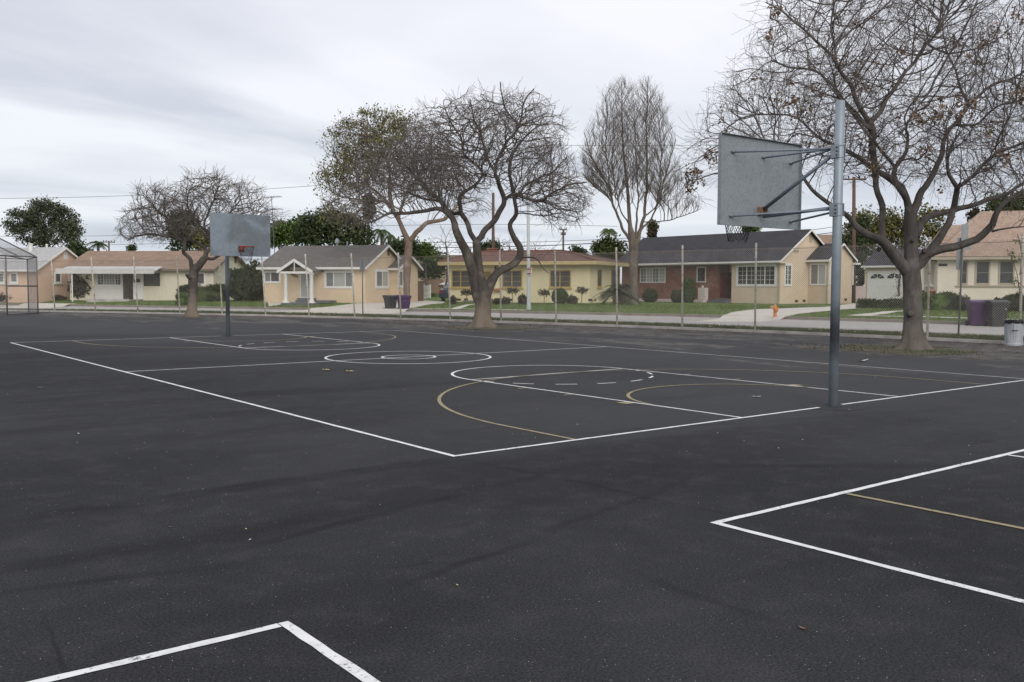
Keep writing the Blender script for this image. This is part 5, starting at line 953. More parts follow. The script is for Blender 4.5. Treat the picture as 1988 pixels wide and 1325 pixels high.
# right-hand tree (in front of the fence)
def c3(*P): return [(1340+x/2.881, y/2.881, w/2.881) for x, y, w in P]
def c8(*P): return [(1660+x/4.015, 370+y/4.015, w/4.015) for x, y, w in P]
MOM, OUT = .95, .55
T5 = [
 (c8((452,1265,190),(455,1180,160),(452,1080,146),(452,950,136),(450,820,130),(442,700,128),(438,600,122),(436,500,100),(434,380,96),(432,260,94),(438,150,90)), (0,0)),
 (c8((425,660,90),(335,545,84),(240,440,76),(170,380,60),(90,330,52),(0,265,44))+c3((870,1195,26),(760,1140,22),(700,1080,20),(640,1000,17),(560,900,14),(470,830,12),(380,780,9)), (0,-1.2)),
 (c8((222,420,54),(214,300,50),(205,180,46),(190,90,44),(170,0,40))+c3((1045,1000,30),(1030,860,32),(1005,720,40),(1000,690,36)), (0,-.4)),
 (c3((1000,690,30),(950,610,28),(905,480,24),(840,390,20),(770,300,16),(700,230,13),(620,150,10),(540,80,8),(430,20,6)), (-.4,-1.5)),
 (c3((1005,690,26),(1060,620,25),(1130,520,22),(1220,380,18),(1330,250,14),(1400,150,11),(1440,40,9),(1470,-60,7)), (-.4,1.0)),
 (c3((990,710,26),(900,620,22),(820,500,18),(760,440,15),(700,400,12),(560,380,10),(460,340,7)), (-.5,.8)),
 (c3((1180,1050,40),(1080,970,30),(1000,930,26),(880,850,22),(760,790,16),(640,700,12),(560,650,10),(400,640,8),(250,580,6)), (.1,1.8)),
 (c8((420,160,60),(392,60,52))+c3((1173,1066,34),(1150,950,26),(1200,850,20),(1215,760,15),(1200,720,12),(1240,650,10),(1310,560,8)), (0,-.6)),
 (c3((1150,950,20),(1100,870,18),(1040,800,16),(985,745,14),(900,640,10),(850,560,7)), (-.2,-1.2)),
 (c8((450,170,62),(520,40,52))+c3((1323,1040,32),(1390,900,28),(1410,800,25),(1480,700,22),(1560,590,20),(1650,500,16),(1780,450,13),(1890,390,10),(2050,300,7)), (0,.8)),
 (c3((1560,590,16),(1500,450,12),(1440,300,10),(1420,180,8),(1400,60,6)), (.6,2.0)),
 (c8((505,565,78),(600,440,60),(680,360,52),(740,240,48),(785,120,46),(785,0,42))+c3((1485,1050,28),(1440,960,20),(1450,850,16),(1500,760,12)), (0,-.8)),
 (c3((1485,1060,22),(1560,1000,20),(1640,920,18),(1720,850,15),(1867,810,12),(2000,760,9)), (-.8,-1.6)),
 (c8((470,330,70),(560,225,52),(700,160,46),(860,140,42),(1000,90,38),(1200,10,32),(1330,-60,26),(1500,-120,18)), (0,1.4)),
 (c8((520,530,80),(640,462,70),(800,430,62),(960,360,58),(1060,290,54),(1090,210,46),(1150,120,40),(1300,10,32),(1420,-70,24),(1560,-170,16)), (0,-1.4)),
 (c8((1070,320,16),(1180,290,12),(1317,285,8)), (-1.1,-1.5)),
 (c3((1330,250,12),(1420,300,11),(1560,280,9),(1700,220,7)), (.8,1.6)),
 (c3((1480,700,16),(1600,690,13),(1720,600,11),(1867,560,8)), (.4,-1.0)),
 (c3((830,385,14),(790,200,11),(800,60,9),(830,-60,7)), (-.9,.4)),
]
def leaves5(t, PA, par, rad, nh, rg, B, Z):
    tips = PA[(rad < .012)]; proj = np.array([[(q+B-CAM) @ rt/((q+B-CAM) @ fw)*F+PW/2, PH/2-(q+B-CAM) @ up/((q+B-CAM) @ fw)*F] for q in tips]); cs = []
    for (x, y, s_, n) in ((1350,340,22,9),(1385,300,14,4),(1500,20,16,4),(1497,62,8,2),(1530,195,14,4),(1555,215,24,9),(1590,170,14,3),(1625,240,30,4),(1680,180,24,4),(1760,100,16,2),(1800,210,34,10),(1840,230,34,9),(1870,210,30,8),(1700,300,28,7),(1690,320,18,4),(1790,300,22,4),(1855,80,18,4),(1900,100,26,5),(1975,180,22,5),(1930,250,26,5),(1960,300,20,3),(1400,240,14,2),(1470,150,14,2),(1740,235,24,3),(1935,60,30,4),(1980,30,16,3),(1650,115,30,3),(1345,360,12,4),(1905,330,20,3)):
        d = np.hypot(proj[:, 0]-x, proj[:, 1]-y); k = np.where(d < s_)[0]
        if len(k): cs += list(tips[rg.choice(k, min(int(n*2.4), len(k)), replace=False)])
    extra = tips[rg.choice(len(tips), 50, replace=False)]; cs = np.array(cs+list(extra)); m = MB(); leafcards(m, rg, cs, len(cs)*8, .05, .045, droop=.05); m.build('dry_leaves', M['lf_brown'], t)
_B = G(1772, 681, 0); _Z = depth(_B)
for a_, b_, w_, tr_ in ((1717,478,7,.17),(1708,484,8,.14),(1774,467,7,.24),(1769,609,12,.33),(1796,488,9,.18),(1926,441,8,.08)):
    KNOTS.append((AT(a_, b_, _Z-tr_)-_B, w_*_Z/F/2.3, -fw+rt*random.uniform(-.4, .4)))
bare_tree('bare_tree', 'big bare tree with a few brown leaves at the right, in front of the fence', (1772, 681), T5,
 [(1760,160,330,200,0,4.0,5),(1560,240,185,105,0,2.4,1.6),(1480,300,90,70,-.6,1.6,.4),(1420,270,70,60,0,1.6,.35),(1610,100,130,110,-.5,2.4,1.4),(2000,240,190,190,0,3.6,2.2),(1760,-60,320,190,0,3.5,2.4),(1690,310,90,60,.5,2.2,.7),(1880,300,120,80,0,3,.9),(1345,345,30,60,1.0,.9,.12)],
 6800, .125, .21, 1.4, (0,0,.10), .22, 11, M['bark_near'], M['twig'], .0034, 2.25, 3, .5, flare=.62, lump=.075, sides=22, leaves=leaves5)

KNOTS.clear()
# middle tree in front of the fence
def c1(*P): return [(560+x*.4, 130+y*.4, w*.4) for x, y, w in P]
T3 = [
 (c1((948,1275,95),(945,1220,74),(942,1150,70),(935,1080,72),(925,1000,48),(918,920,42),(912,850,40)), (0,0)),
 (c1((915,1110,56),(900,1040,52),(890,980,50),(868,910,46),(838,850,38),(812,790,32),(795,735,26),(735,690,20),(650,702,16),(560,712,14),(490,712,11),(430,742,9),(385,758,6)), (0,-1.4)),
 (c1((800,745,22),(735,650,20),(670,590,17),(610,530,13),(560,470,10),(520,400,8)), (-.6,1.2)),
 (c1((912,850,28),(872,775,25),(838,715,23),(800,715,20),(730,650,14),(640,640,12),(590,610,9)), (0,1.6)),
 (c1((838,715,23),(832,640,20),(895,580,15),(940,525,12),(900,470,11),(850,420,10),(842,350,9),(790,280,7),(760,200,5)), (.2,-.8)),
 (c1((912,850,30),(962,795,27),(1010,725,26),(1042,655,24),(1022,560,22),(1005,520,18),(1012,450,15),(1045,390,13),(1120,290,10),(1135,190,8),(1190,110,6)), (0,.5)),
 (c1((1042,655,18),(1100,620,17),(1170,640,15),(1225,652,13),(1290,610,10),(1370,570,8),(1440,560,6)), (.2,-1.8)),
 (c1((955,1110,54),(985,1045,44),(1015,1000,38),(1065,975,36),(1112,940,36),(1126,885,34),(1092,825,28),(1075,765,24),(1106,715,22),(1098,650,20),(1085,580,18),(1072,500,15),(1090,420,12),(1150,340,9),(1220,280,7)), (0,1.8)),
 (c1((1098,640,14),(1150,580,12),(1220,540,10),(1290,500,8),(1350,440,6)), (1.2,2.4)),
 (c1((1118,925,9),(1185,928,7),(1215,945,6),(1235,975,5),(1258,998,3)), (.6,.2)),
 (c1((1005,520,14),(960,420,12),(930,330,10),(900,240,8),(880,160,6)), (.2,1.4)),
 (c1((1120,290,9),(1060,220,8),(1040,150,6),(1030,80,5)), (.3,-.4)),
]
bare_tree('bare_tree', 'leafless twisting tree in front of the fence, between the tan and the yellow house', (938, 637), T3,
 [(990,262,105,78,0,2.4,3),(905,280,120,85,0,2.6,3),(1040,340,75,70,0,2.4,1.6),(1085,385,60,55,0,2.0,1.2),(800,340,120,65,0,2.4,1.8),(720,400,80,36,-.6,1.4,.5),(1005,222,50,34,0,1.4,.7),(880,330,100,70,0,2.6,1.2)],
 7000, .14, .21, 1.8, (0,0,.04), .30, 12, M['bark_mid'], M['twig'], .0050, 2.25, 3, .42, flare=.55, lump=.07, sides=20)

# small tree behind the far hoop
def c2(*P): return [(200+x/3.68, 300+y/3.68, w/3.68) for x, y, w in P]
T1 = [
 (c2((640,1170,90),(640,1110,70),(640,1050,64),(641,960,62),(645,880,66),(655,830,60),(690,790,50),(728,740,44)), (0,0)),
 (c2((650,850,44),(632,790,30),(612,735,26),(572,700,26),(585,640,24),(540,600,20),(430,580,16),(300,572,12),(180,612,8)), (0,-1.0)),
 (c2((620,880,34),(606,870,38),(600,862,26)), (-.2,-.4)),
 (c2((582,640,16),(590,560,15),(500,500,12),(420,430,9),(340,360,6)), (-.3,1.0)),
 (c2((728,740,34),(742,690,30),(705,650,26),(620,615,20),(540,590,14),(450,520,9)), (0,.9)),
 (c2((735,740,24),(800,738,22),(880,680,16),(960,600,12),(1040,520,9),(1120,440,6)), (0,-1.2)),
 (c2((742,700,26),(775,640,22),(745,560,18),(722,480,14),(762,400,11),(800,300,8),(760,180,5)), (0,.6)),
 (c2((745,560,16),(650,460,13),(600,360,10),(620,250,7)), (.2,-.8)),
 (c2((775,640,14),(850,560,12),(900,440,9),(940,340,6)), (.1,1.2)),
]
bare_tree('bare_tree', 'small bare round-headed tree behind the far basketball hoop', (374.5, 616), T1,
 [(335,418,86,54,0,2.4,3),(398,378,54,40,0,2,1.6),(300,400,40,34,0,1.6,.6),(460,395,60,38,0,1.8,1),(280,440,55,32,0,1.6,.9),(420,440,70,34,0,2,.9),(520,425,26,20,0,.8,.2)],
 4200, .16, .23, 2.0, (0,0,.05), .28, 13, M['bark_mid'], M['twig'], .0062, 2.25, 3, .45, flare=.3, lump=.06)

# leafy pale-barked tree over the street
T2 = [
 (c1((577,1230,32),(576,1150,32),(574,1060,32),(576,980,36),(582,900,38),(586,850,36)), (0,0)),
 (c1((583,850,30),(565,810,26),(535,745,22),(508,695,20),(492,610,16),(490,520,12),(470,430,9),(430,340,6)), (0,0)),
 (c1((592,845,26),(605,825,24),(642,782,22),(695,752,20),(750,740,17),(800,700,12),(850,620,9)), (0,-1.5)),
 (c1((535,745,14),(560,640,12),(620,540,10),(680,440,8),(700,330,6)), (0,1.5)),
 (c1((508,695,14),(440,620,11),(360,560,9),(280,500,6)), (0,-1)),
 (c1((500,660,12),(400,650,9),(300,640,7),(210,610,5)), (0,1.2)),
]
def leaves2(t, PA, par, rad, nh, rg, B, Z):
    q = PA[rad < .03]; pr = np.array([[(a+B-CAM) @ rt/((a+B-CAM) @ fw)*F+PW/2, PH/2-(a+B-CAM) @ up/((a+B-CAM) @ fw)*F] for a in q])
    edge = (pr[:, 0] < 800-(pr[:, 1]-240)*.7) & (pr[:, 1] < 370); g = q[edge & (rg.random(len(q)) < .05)]
    m = MB(); leafcards(m, rg, g, 6000, .20, .085); m.build('leaves', M['lf_olive'], t)
    c = (np.abs(pr[:, 0]-790) < 135) & (pr[:, 1] < 375) & (pr[:, 1] > 225); m = MB(); leafcards(m, rg, q[c & (rg.random(len(q)) < .3)], 10500, .17, .06, droop=.16); m.build('seed_clusters', M['lf_dry'], t)
    c = (pr[:, 1] > 350) & (pr[:, 0] < 700); m = MB(); leafcards(m, rg, q[c & (rg.random(len(q)) < .12)], 600, .1, .07, droop=.25); m.build('hanging_leaves', M['lf_olive'], t)
bare_tree('street_tree', 'pale-barked street tree with olive and brown leaves behind the purple bin', (791, 591.5), T2,
 [(750,285,125,60,0,3.2,3),(800,330,110,60,0,3.4,2.4),(690,340,75,45,0,2.6,1.4),(680,400,60,40,0,2,1),(860,340,50,50,0,2,.8),(730,240,50,24,0,1.6,.6),(900,400,60,24,0,1.8,.4)],
 4000, .2, .32, 2.4, (0,0,-.03), .3, 14, M['bark_pale'], M['twig'], .008, 2.3, 3, .6, zg='lawn', Z=None, lump=.07, leaves=leaves2, up_=-.2)

MOM, OUT = .7, .10
# tall upright tree on the lawn
def c4(*P): return [(1080+x*.3623, 120+y*.3623, w*.3623*(.92 if w > 40 else .68)) for x, y, w in P]
T4 = [
 (c4((415,1300,66),(415,1240,54),(414,1100,50),(414,1000,54),(410,950,52),(395,880,34),(388,780,28),(380,660,22),(365,540,16),(355,400,11),(352,240,8),(350,110,5)), (0,0)),
 (c4((405,975,30),(360,900,22),(325,820,20),(298,740,18),(270,650,15),(215,560,11),(175,470,8),(150,380,6)), (0,-1)),
 (c4((298,740,12),(280,600,10),(265,450,8),(270,300,6),(265,180,4)), (-.5,.6)),
 (c4((435,965,36),(462,860,26),(480,740,22),(486,620,18),(484,480,14),(482,330,10),(490,200,7),(490,80,4)), (0,.4)),
 (c4((455,900,18),(520,820,14),(560,700,11),(600,560,8),(640,420,5)), (0,1.2)),
 (c4((430,960,20),(428,860,16),(440,740,12),(430,600,9),(425,420,7),(415,260,5)), (0,-1.2)),
 (c4((470,830,12),(540,760,10),(560,600,8),(560,420,6),(540,260,4)), (.2,-.8)),
 (c4((395,880,14),(340,780,10),(300,560,8),(310,400,6),(300,260,4)), (.1,1.4)),
 (c4((480,860,9),(600,850,8),(700,820,6),(770,790,4)), (0,-.8)),
]
bare_tree('tall_bare_tree', 'tall upright leafless tree on the lawn between the yellow and the brick house', (1230, 589.5), T4,
 [(1215,300,75,110,0,2.7,3),(1260,290,48,100,0,2.4,2),(1180,320,50,80,0,2.4,1.4),(1210,230,50,60,0,1.8,1),(1255,215,28,52,0,1.4,.7),(1285,360,45,60,0,2.4,.9),(1160,350,30,50,0,2.0,.4),(1320,420,40,20,0,1.6,.08)],
 6500, .22, .27, 2.4, (0,0,1.3), .10, 15, M['bark_tall'], M['twigtall'], .0048, 2.3, 3, .6, zg='lawn', lump=.05, up_=.9)

# background bare trees and leafy masses
def leafy(name, label, Z, zb, ells, n, clump, size, lm, seed, trunk=None, group=None, cat='tree', nclump=None, bm='bark_mid', zc=0.0):
    rg = np.random.default_rng(seed); bx = ells[0][0] if trunk is None else trunk[0]; B = AT(bx, 553, Z); B[2] = zb; t = thing(name, label, cat, B, 0, group)
    w = np.array([e[2]*e[3] for e in ells], float); w /= w.sum(); k = nclump or max(30, n//70); cs = []
    while len(cs) < k:
        e = ells[rg.choice(len(ells), p=w)]; v = rg.normal(size=3); v /= np.linalg.norm(v); v *= rg.uniform(.25, 1)**.45; dr = e[2]*Z/F*.8; P = AT(e[0]+v[0]*e[2], e[1]+v[1]*e[3], Z+v[2]*dr)-B; cs.append(P)
    m = MB(); leafcards(m, rg, np.array(cs), n, clump, size, .8); m.build('crown', M[lm], t)
    ctr = np.mean(cs, axis=0); m = MB(); r = max(.12, np.ptp(np.array(cs)[:, 2])*.035); pts = [(0, 0, -.3), (ctr[0]*.2, ctr[1]*.2, ctr[2]*.35), (ctr[0]*.6, ctr[1]*.6, ctr[2]*.7), tuple(ctr)]; m.tube(pts, [r*1.3, r, r*.8, r*.5], 8)
    for i in range(7): c = cs[int(rg.integers(len(cs)))]; q = np.array(pts[1])*(.5)+np.array(pts[2])*.5; m.tube([q, (q+c)/2+rg.normal(0, .2, 3), c], [r*.55, r*.35, .03], 6)
    m.build('trunk', M[bm], t, True); return t
leafy('eucalyptus_tree', 'large dark eucalyptus tree behind the pink house', 112, .3, [(38,430,30,22),(88,420,38,32),(125,430,28,26),(60,455,40,20),(110,455,42,24),(84,400,32,14),(30,415,14,12),(143,450,12,20)], 16000, .40, .13, 'lf_euc', 21, trunk=(80,), nclump=115)
leafy('tree', 'low dark tree just right of the eucalyptus, beyond the pink house', 100, .3, [(150,488,17,14)], 1500, .4, .18, 'lf_dark', 22)
leafy('cypress', 'tiny pointed evergreen above the brown roof', 130, .3, [(256,484,5,7)], 500, .25, .16, 'lf_dark', 23)
leafy('tree', 'dense dark tree behind the small bare tree and the brown roof', 85, .3, [(360,450,24,36),(350,440,18,28),(395,478,18,20),(340,478,16,14),(352,425,12,16),(372,428,8,14),(335,462,8,12)], 4200, .38, .15, 'lf_dark', 24, trunk=(365,))
leafy('tree', 'yellowish shrubby tree beside the dense dark tree, left of the far backboard', 84, .3, [(388,462,10,20)], 800, .3, .15, 'lf_olive', 25)
leafy('tree', 'bright green leafy tree behind the left end of the grey roof', 95, .3, [(548,455,28,18),(575,450,20,20),(530,462,12,12)], 3600, .4, .17, 'lf_green', 26)
leafy('tree', 'broad dark evergreen tree behind the grey-roofed tan house', 92, .3, [(625,445,40,30),(665,448,42,30),(600,455,22,22),(700,455,22,24),(640,425,26,12)], 8000, .45, .17, 'lf_dark', 27)
leafy('tree', 'dark conifer right of the tan house gable', 98, .3, [(785,487,24,17),(765,480,10,10),(800,482,10,14)], 2600, .35, .16, 'lf_dark', 28)
leafy('tree', 'low yellow-green tree beyond the rear house roof', 100, .3, [(828,490,20,14)], 1800, .35, .15, 'lf_green', 29)
leafy('tree', 'hazy grey-green bush-like tree at the end of the shared driveway', 104, .3, [(842,522,20,22),(825,530,14,14),(850,505,12,10)], 2600, .4, .14, 'lf_mid', 30)
leafy('tree', 'dark leafy tree behind the brick chimney of the yellow house', 100, .3, [(952,482,18,10),(935,486,8,6)], 1400, .3, .15, 'lf_dark', 31)
leafy('tree', 'small green treetop above the right part of the red hip roof', 105, .3, [(1118,487,8,6),(1133,492,6,5)], 700, .25, .14, 'lf_dark', 32)
leafy('tree', 'mixed green tree between the red hip roof and the tall bare tree', 90, .3, [(1180,482,26,20),(1165,490,18,14),(1205,490,14,18)], 3400, .35, .15, 'lf_mid', 33, trunk=(1180,))
leafy('tree', 'treetop just showing under the near backboard above the charcoal roof', 110, .3, [(1458,446,14,9)], 900, .3, .15, 'lf_green', 34)
leafy('tree', 'big golden-green tree behind the detached garage', 98, .3, [(1690,440,40,36),(1740,440,44,34),(1790,440,40,38),(1660,455,24,40),(1820,440,20,30),(1730,480,60,30)], 12000, .5, .15, 'lf_golden', 35, trunk=(1735,))
leafy('tree', 'dark green tree right beside the brick and beige house, behind the garage', 96, .3, [(1668,480,26,60),(1690,520,30,40),(1655,540,16,30)], 4500, .4, .14, 'lf_dark', 36, trunk=(1672,))
leafy('tree', 'green treetop above the pinkish roof at the right edge', 85, .3, [(1955,396,38,16),(1990,392,24,18),(1925,402,16,8)], 3200, .35, .14, 'lf_mid', 37, trunk=(1955,))
leafy('tree', 'dark reddish treetop left of the pinkish roof ridge', 88, .3, [(1893,416,12,9)], 500, .3, .14, 'lf_redbrown', 38)

def sparse(name, label, px, Z, ztop_px, spread_px, n, seed):
    rg = np.random.default_rng(seed); B = AT(px, 553, Z); B[2] = .3; t = thing(name, label, 'tree', B, 0, 'thin bare trees far behind the houses'); H_ = 553-ztop_px; L = [limb3(B, Z, [(px, 575, 5), (px+2, 553-H_*.4, 4), (px-1, 553-H_*.8, 2)], (0, 0))]; att = ell_points(rg, Z, B, [(px, 553-H_*.72, spread_px, H_*.28, 0, spread_px*Z/F, 1)], n)
    PA, par, rad, nh = grow(L, att, .4, .6, 4, np.array([0, 0, .2]), .35, rg); PA, par, rad = finish(PA, par, rad, nh, .014, 2.3, 2, .8, rg); trunk_mesh(L, 8, rg, .05).build('trunk', M['bark_mid'], t, True); tubes_of(PA, par, rad, nh, rg).build('crown', M['twigtall'], t)
sparse('bare_tree', 'thin bare tree rising behind the low rear roof, left of the yellow house', 866, 95, 448, 26, 200, 41); sparse('bare_tree', 'thin bare tree just right of the brick chimney', 990, 100, 462, 30, 180, 42); sparse('bare_tree', 'faint bare tree to the right of the white lamp post', 1040, 105, 466, 22, 120, 43); sparse('bare_tree', 'low bare brush beside the brick chimney of the yellow house', 915, 100, 470, 26, 140, 44); sparse('bare_tree', 'fine bare shrub behind the detached garage, right of the big trunk limb', 1745, 74, 490, 22, 160, 45)

def palm(name, label, px, Z, ytop, rpx, seed, trunk_r=.16, nf=22, lm='lf_palm', skirt=False, group=None, droop=.8):
    rg = random.Random(seed); B = AT(px, 553, Z); B[2] = .3; T = AT(px, ytop, Z)-B; t = thing(name, label, 'palm tree', B, 0, group); Rr = rpx*Z/F; m = MB()
    m.tube([(0, 0, -.3), (T[0]*.5, T[1]*.5, T[2]*.5), T], [trunk_r*1.2, trunk_r, trunk_r*.9], 10); m.build('trunk', M['bark_mid'], t, True); m = MB()
    for k in range(nf):
        a = 2*math.pi*k/nf+rg.uniform(-.2, .2); el = rg.uniform(-.1, 1.1); L = Rr*rg.uniform(.8, 1.15); pts = []
        for i in range(9): u = i/8; pts.append(np.array([T[0]+L*u*math.cos(a)*math.cos(el*(1-u*.5)), T[1]+L*u*math.sin(a)*math.cos(el*(1-u*.5)), T[2]+L*(math.sin(el)*u-droop*u*u)]))
        m.tube(pts, [.03*Z/80]*9, 3, cap=False)
        side = np.array([-math.sin(a), math.cos(a), 0])
        for i in range(26):
            u = (i+1)/27; j = min(int(u*8), 7); f = u*8-j; p = pts[j]*(1-f)+pts[j+1]*f; dirn = pts[j+1]-pts[j]; dirn /= np.linalg.norm(dirn)+1e-9; ll = L*.26*math.sin(math.pi*min(u*.85+.15, 1))+.05
            for s_ in (-1, 1):
                e_ = p+side*s_*ll*.7+dirn*ll*.5-np.array([0, 0, ll*.55]); w_ = dirn*L*.016; m.add([p-w_, p+w_, e_+w_*.3, e_-w_*.3], [(0, 1, 2, 3)])
    m.build('fronds', M[lm], t)
    if skirt:
        rq = np.random.default_rng(seed); c = np.array([[T[0]*.99, T[1]*.99, T[2]-Rr*q] for q in (.3, .7, 1.1, 1.5, 1.9)]); m = MB(); leafcards(m, rq, c, 1600, Rr*.27, .22, 1.3); m.build('dead_fronds', M['skirt'], t)
    return t
palm('palm_tree', 'small palm above the left end of the brown roof', 191, 110, 474, 21, 51, nf=18); palm('palm_tree', 'queen palm with drooping fronds behind the tan house gable', 741, 95, 450, 26, 52, nf=18, droop=1.0); palm('palm_tree', 'drooping palm close behind the queen palm', 757, 97, 458, 16, 53, nf=14, droop=1.2)
palm('tall_palm_tree', 'tall shaggy palm seen through the leafy street tree', 715, 100, 385, 16, 54, nf=22, skirt=True, lm='lf_dark'); palm('tall_palm_tree', 'palm top between the red hip roof and the tall bare tree', 1182, 105, 448, 18, 55, nf=22); palm('tall_palm_tree', 'shaggy palm skirt just right of the tall bare tree', 1267, 100, 436, 12, 56, nf=18, skirt=True, lm='lf_mid')

# ------------------------------------------------------------------ hedges and shrubs
def bush(name, label, p0, p1, ytop, depth_m, lm, seed, boxy=True, n=1500, size=.07, group=None, cat='hedge', core=True):
    """ between two foot points; ytop is its top line in the photograph """
    Zm = depth(GL((p0[0]+p1[0])/2, (p0[1]+p1[1])/2)); a, b = AT(*p0, Zm), AT(*p1, Zm); a[2] = LZ(a[0], a[1]); b[2] = LZ(b[0], b[1]); rg = np.random.default_rng(seed); d = b-a; d[2] = 0; L = np.linalg.norm(d); Z = depth((a+b)/2); hh = AT((p0[0]+p1[0])/2, ytop, Z)[2]-(a[2]+b[2])/2; O_ = (a+b)/2; O_[2] = min(a[2], b[2])
    t = thing(name, label, cat, O_, math.atan2(d[1], d[0])); hx, hy = L/2, depth_m/2; v = rg.normal(size=(n, 3)); v /= np.linalg.norm(v, axis=1)[:, None]
    pw = .38 if boxy is True else (1.0 if boxy == 'ball' else .9)
    v = np.sign(v)*np.abs(v)**pw; v /= (np.abs(v)**(2/pw if boxy is True else 2)).sum(1)[:, None]**(pw/2 if boxy is True else .5); v *= rg.uniform(.84, 1.04, (n, 1))
    lump_ = 1+({True: .03, 'ball': .008}.get(boxy, .10))*(np.sin(v[:, 0]*7+seed)+.8*np.sin(v[:, 1]*6+v[:, 2]*5+seed)+.6*np.sin(v[:, 0]*15+v[:, 2]*11)); P = np.c_[v[:, 0]*hx*lump_, v[:, 1]*hy*lump_+hy*.9, np.maximum(v[:, 2]*hh/2+hh/2, .0)*lump_]
    m = MB(); leafcards(m, rg, P, int(n*2.4), .05, size)
    if core:
        if boxy is True: m.box(-hx*.9, hx*.9, hy*.1, hy*1.7, -.1, hh*.93)
        else: m.ball((0, hy*.9, hh*.48), (hx*.88, hy*.88, hh*.46), 16)
    m.build('foliage', M[lm], t)
    m = MB(); [m.tube([(q*hx, hy*.9, -.1), (q*hx*.9, hy*.9, hh*.5)], .025, 5) for q in (-.5, 0, .45)]; m.build('stems', M['bark_mid'], t); return t
bush('hedge', 'brownish clipped hedge in front of the cream house with three sash windows', (1791, 603), (1864, 604), 571, 1.2, 'lf_hedge', 61, n=2600)
bush('shrub', 'dark shrub partly behind the purple bin at the right', (1862, 604), (1888, 605), 579, 1.0, 'lf_hedged', 62, False, 900, cat='shrub'); bush('shrub', 'rounded shrub behind the trash can and fence post at the right edge', (1962, 606), (1999, 607), 574, 1.2, 'lf_hedged', 63, False, 1400, cat='shrub'); bush('shrub', 'loose shrub just behind the grey bin at the right', (1930, 605), (1966, 606), 583, 1.0, 'lf_redbrown', 64, False, 1000, cat='shrub')
bush('hedge', 'low dark clipped hedge in front of the white garage door', (1674, 599.5), (1753, 600), 583.5, 1.0, 'lf_hedged', 65, n=2000)
bush('shrub', 'dark rounded shrub under the window of the brick wall', (1250, 587), (1277, 587.5), 563, 1.2, 'lf_dark', 66, False, 1400, cat='shrub'); bush('shrub', 'tall green bush beside the white brick pier', (1326, 588), (1352, 588.5), 545, 1.3, 'lf_hedge', 67, False, 2200, cat='shrub'); bush('shrub', 'small dark bush between the rounded shrub and the tall green bush', (1306, 588), (1326, 588.3), 566, 1.0, 'lf_dark', 68, False, 900, cat='shrub')
bush('ball_shrub', 'ball-clipped green shrub against the yellow house', (1073, 591), (1102, 591), 561, 1.1, 'lf_hedge', 69, 'ball', 2600, size=.045, cat='shrub')
for i, (x0, x1, y0, y1, lb) in enumerate(((874.5, 884, 592, 577, 'small leafy plant at the left corner of the yellow house'), (1008, 1023, 591.5, 575.5, 'small dark plant behind the white lamp post'), (1102, 1120, 591.5, 577, 'reddish low plant right of the ball-clipped shrub'), (958, 974, 592, 582, 'low grey-green plants by the stone step of the yellow house'), (975, 989, 592, 580, 'low dark plants under the first rose tree right of the steps'))):
    bush('small_plant', lb, (x0, y0), (x1, y0), y1, .6, 'lf_redbrown' if i in (2, 4) else 'lf_rose', 70+i, False, 450, .07, cat='plant', core=False)
def rose(label, px, yb, yt, seed):
    B = GL(px, yb); Z = depth(B); ht = AT(px, yt, Z)[2]-B[2]; rg = np.random.default_rng(seed); t = thing('rose_tree', label, 'plant', B, 0, 'standard rose trees along the yellow house'); m = MB(); m.tube([(0, 0, -.1), (.03, 0, ht*.4), (0, 0, ht*.7)], .03, 6)
    for k in range(7): a = k*.9; m.tube([(0, 0, ht*.62), (.18*math.cos(a), .18*math.sin(a), ht*.78), (.3*math.cos(a+.3), .3*math.sin(a+.3), ht*.9)], .012, 4)
    m.build('stem', M['bark_mid'], t); m = MB(); c = np.array([[.27*math.cos(a), .27*math.sin(a), ht*(.82+.1*(k % 3)/2)] for k, a in enumerate(np.linspace(0, 6, 8))]); leafcards(m, rg, c, 260, .09, .07); m.build('leaves', M['lf_rose'], t)
for a, lb in (((905.6, 592, 564), 'rose tree left of the yellow house steps'), ((994.4, 591.5, 560), 'rose tree under the window right of the security door'), ((1056, 591.5, 565), 'small rose tree just right of the white lamp post'), ((1129, 591, 559), 'pale leafy rose tree right of the ball-clipped shrub')): rose(lb, *a, int(a[0]))
# sago palm
B = GL(1200, 592.5); Z = depth(B); t = thing('sago_palm', 'spreading sago palm between the yellow house and the tall bare tree', 'palm', B); m = MB(); m.lathe([(.35, -.1), (.4, .3), (.3, .7), (.1, .85)], n=12); m.build('trunk', M['bark_mid'], t, True); m = MB(); rg = random.Random(4)
for k in range(60):
    a = 2*math.pi*k/60*3.1; el = rg.uniform(.05, 1.25); L = rg.uniform(1.3, 2.0); pts = [np.array([L*u*math.cos(a)*math.cos(el), L*u*math.sin(a)*math.cos(el), .75+L*(math.sin(el)*u-.62*u*u)]) for u in np.linspace(0, 1, 8)]; m.tube(pts, .018, 3, cap=False); side = np.array([-math.sin(a), math.cos(a), 0])
    for i in range(22):
        u = (i+1)/23*7; j = min(int(u), 6); p = pts[j]*(1-u+j)+pts[j+1]*(u-j); dn = pts[j+1]-pts[j]; dn /= np.linalg.norm(dn)
        for s_ in (-1, 1): e_ = p+side*s_*.24+dn*.15+np.array([0, 0, .04]); m.add([p-dn*.035, p+dn*.035, e_], [(0, 1, 2)])
m.build('fronds', M['lf_sago'], t)
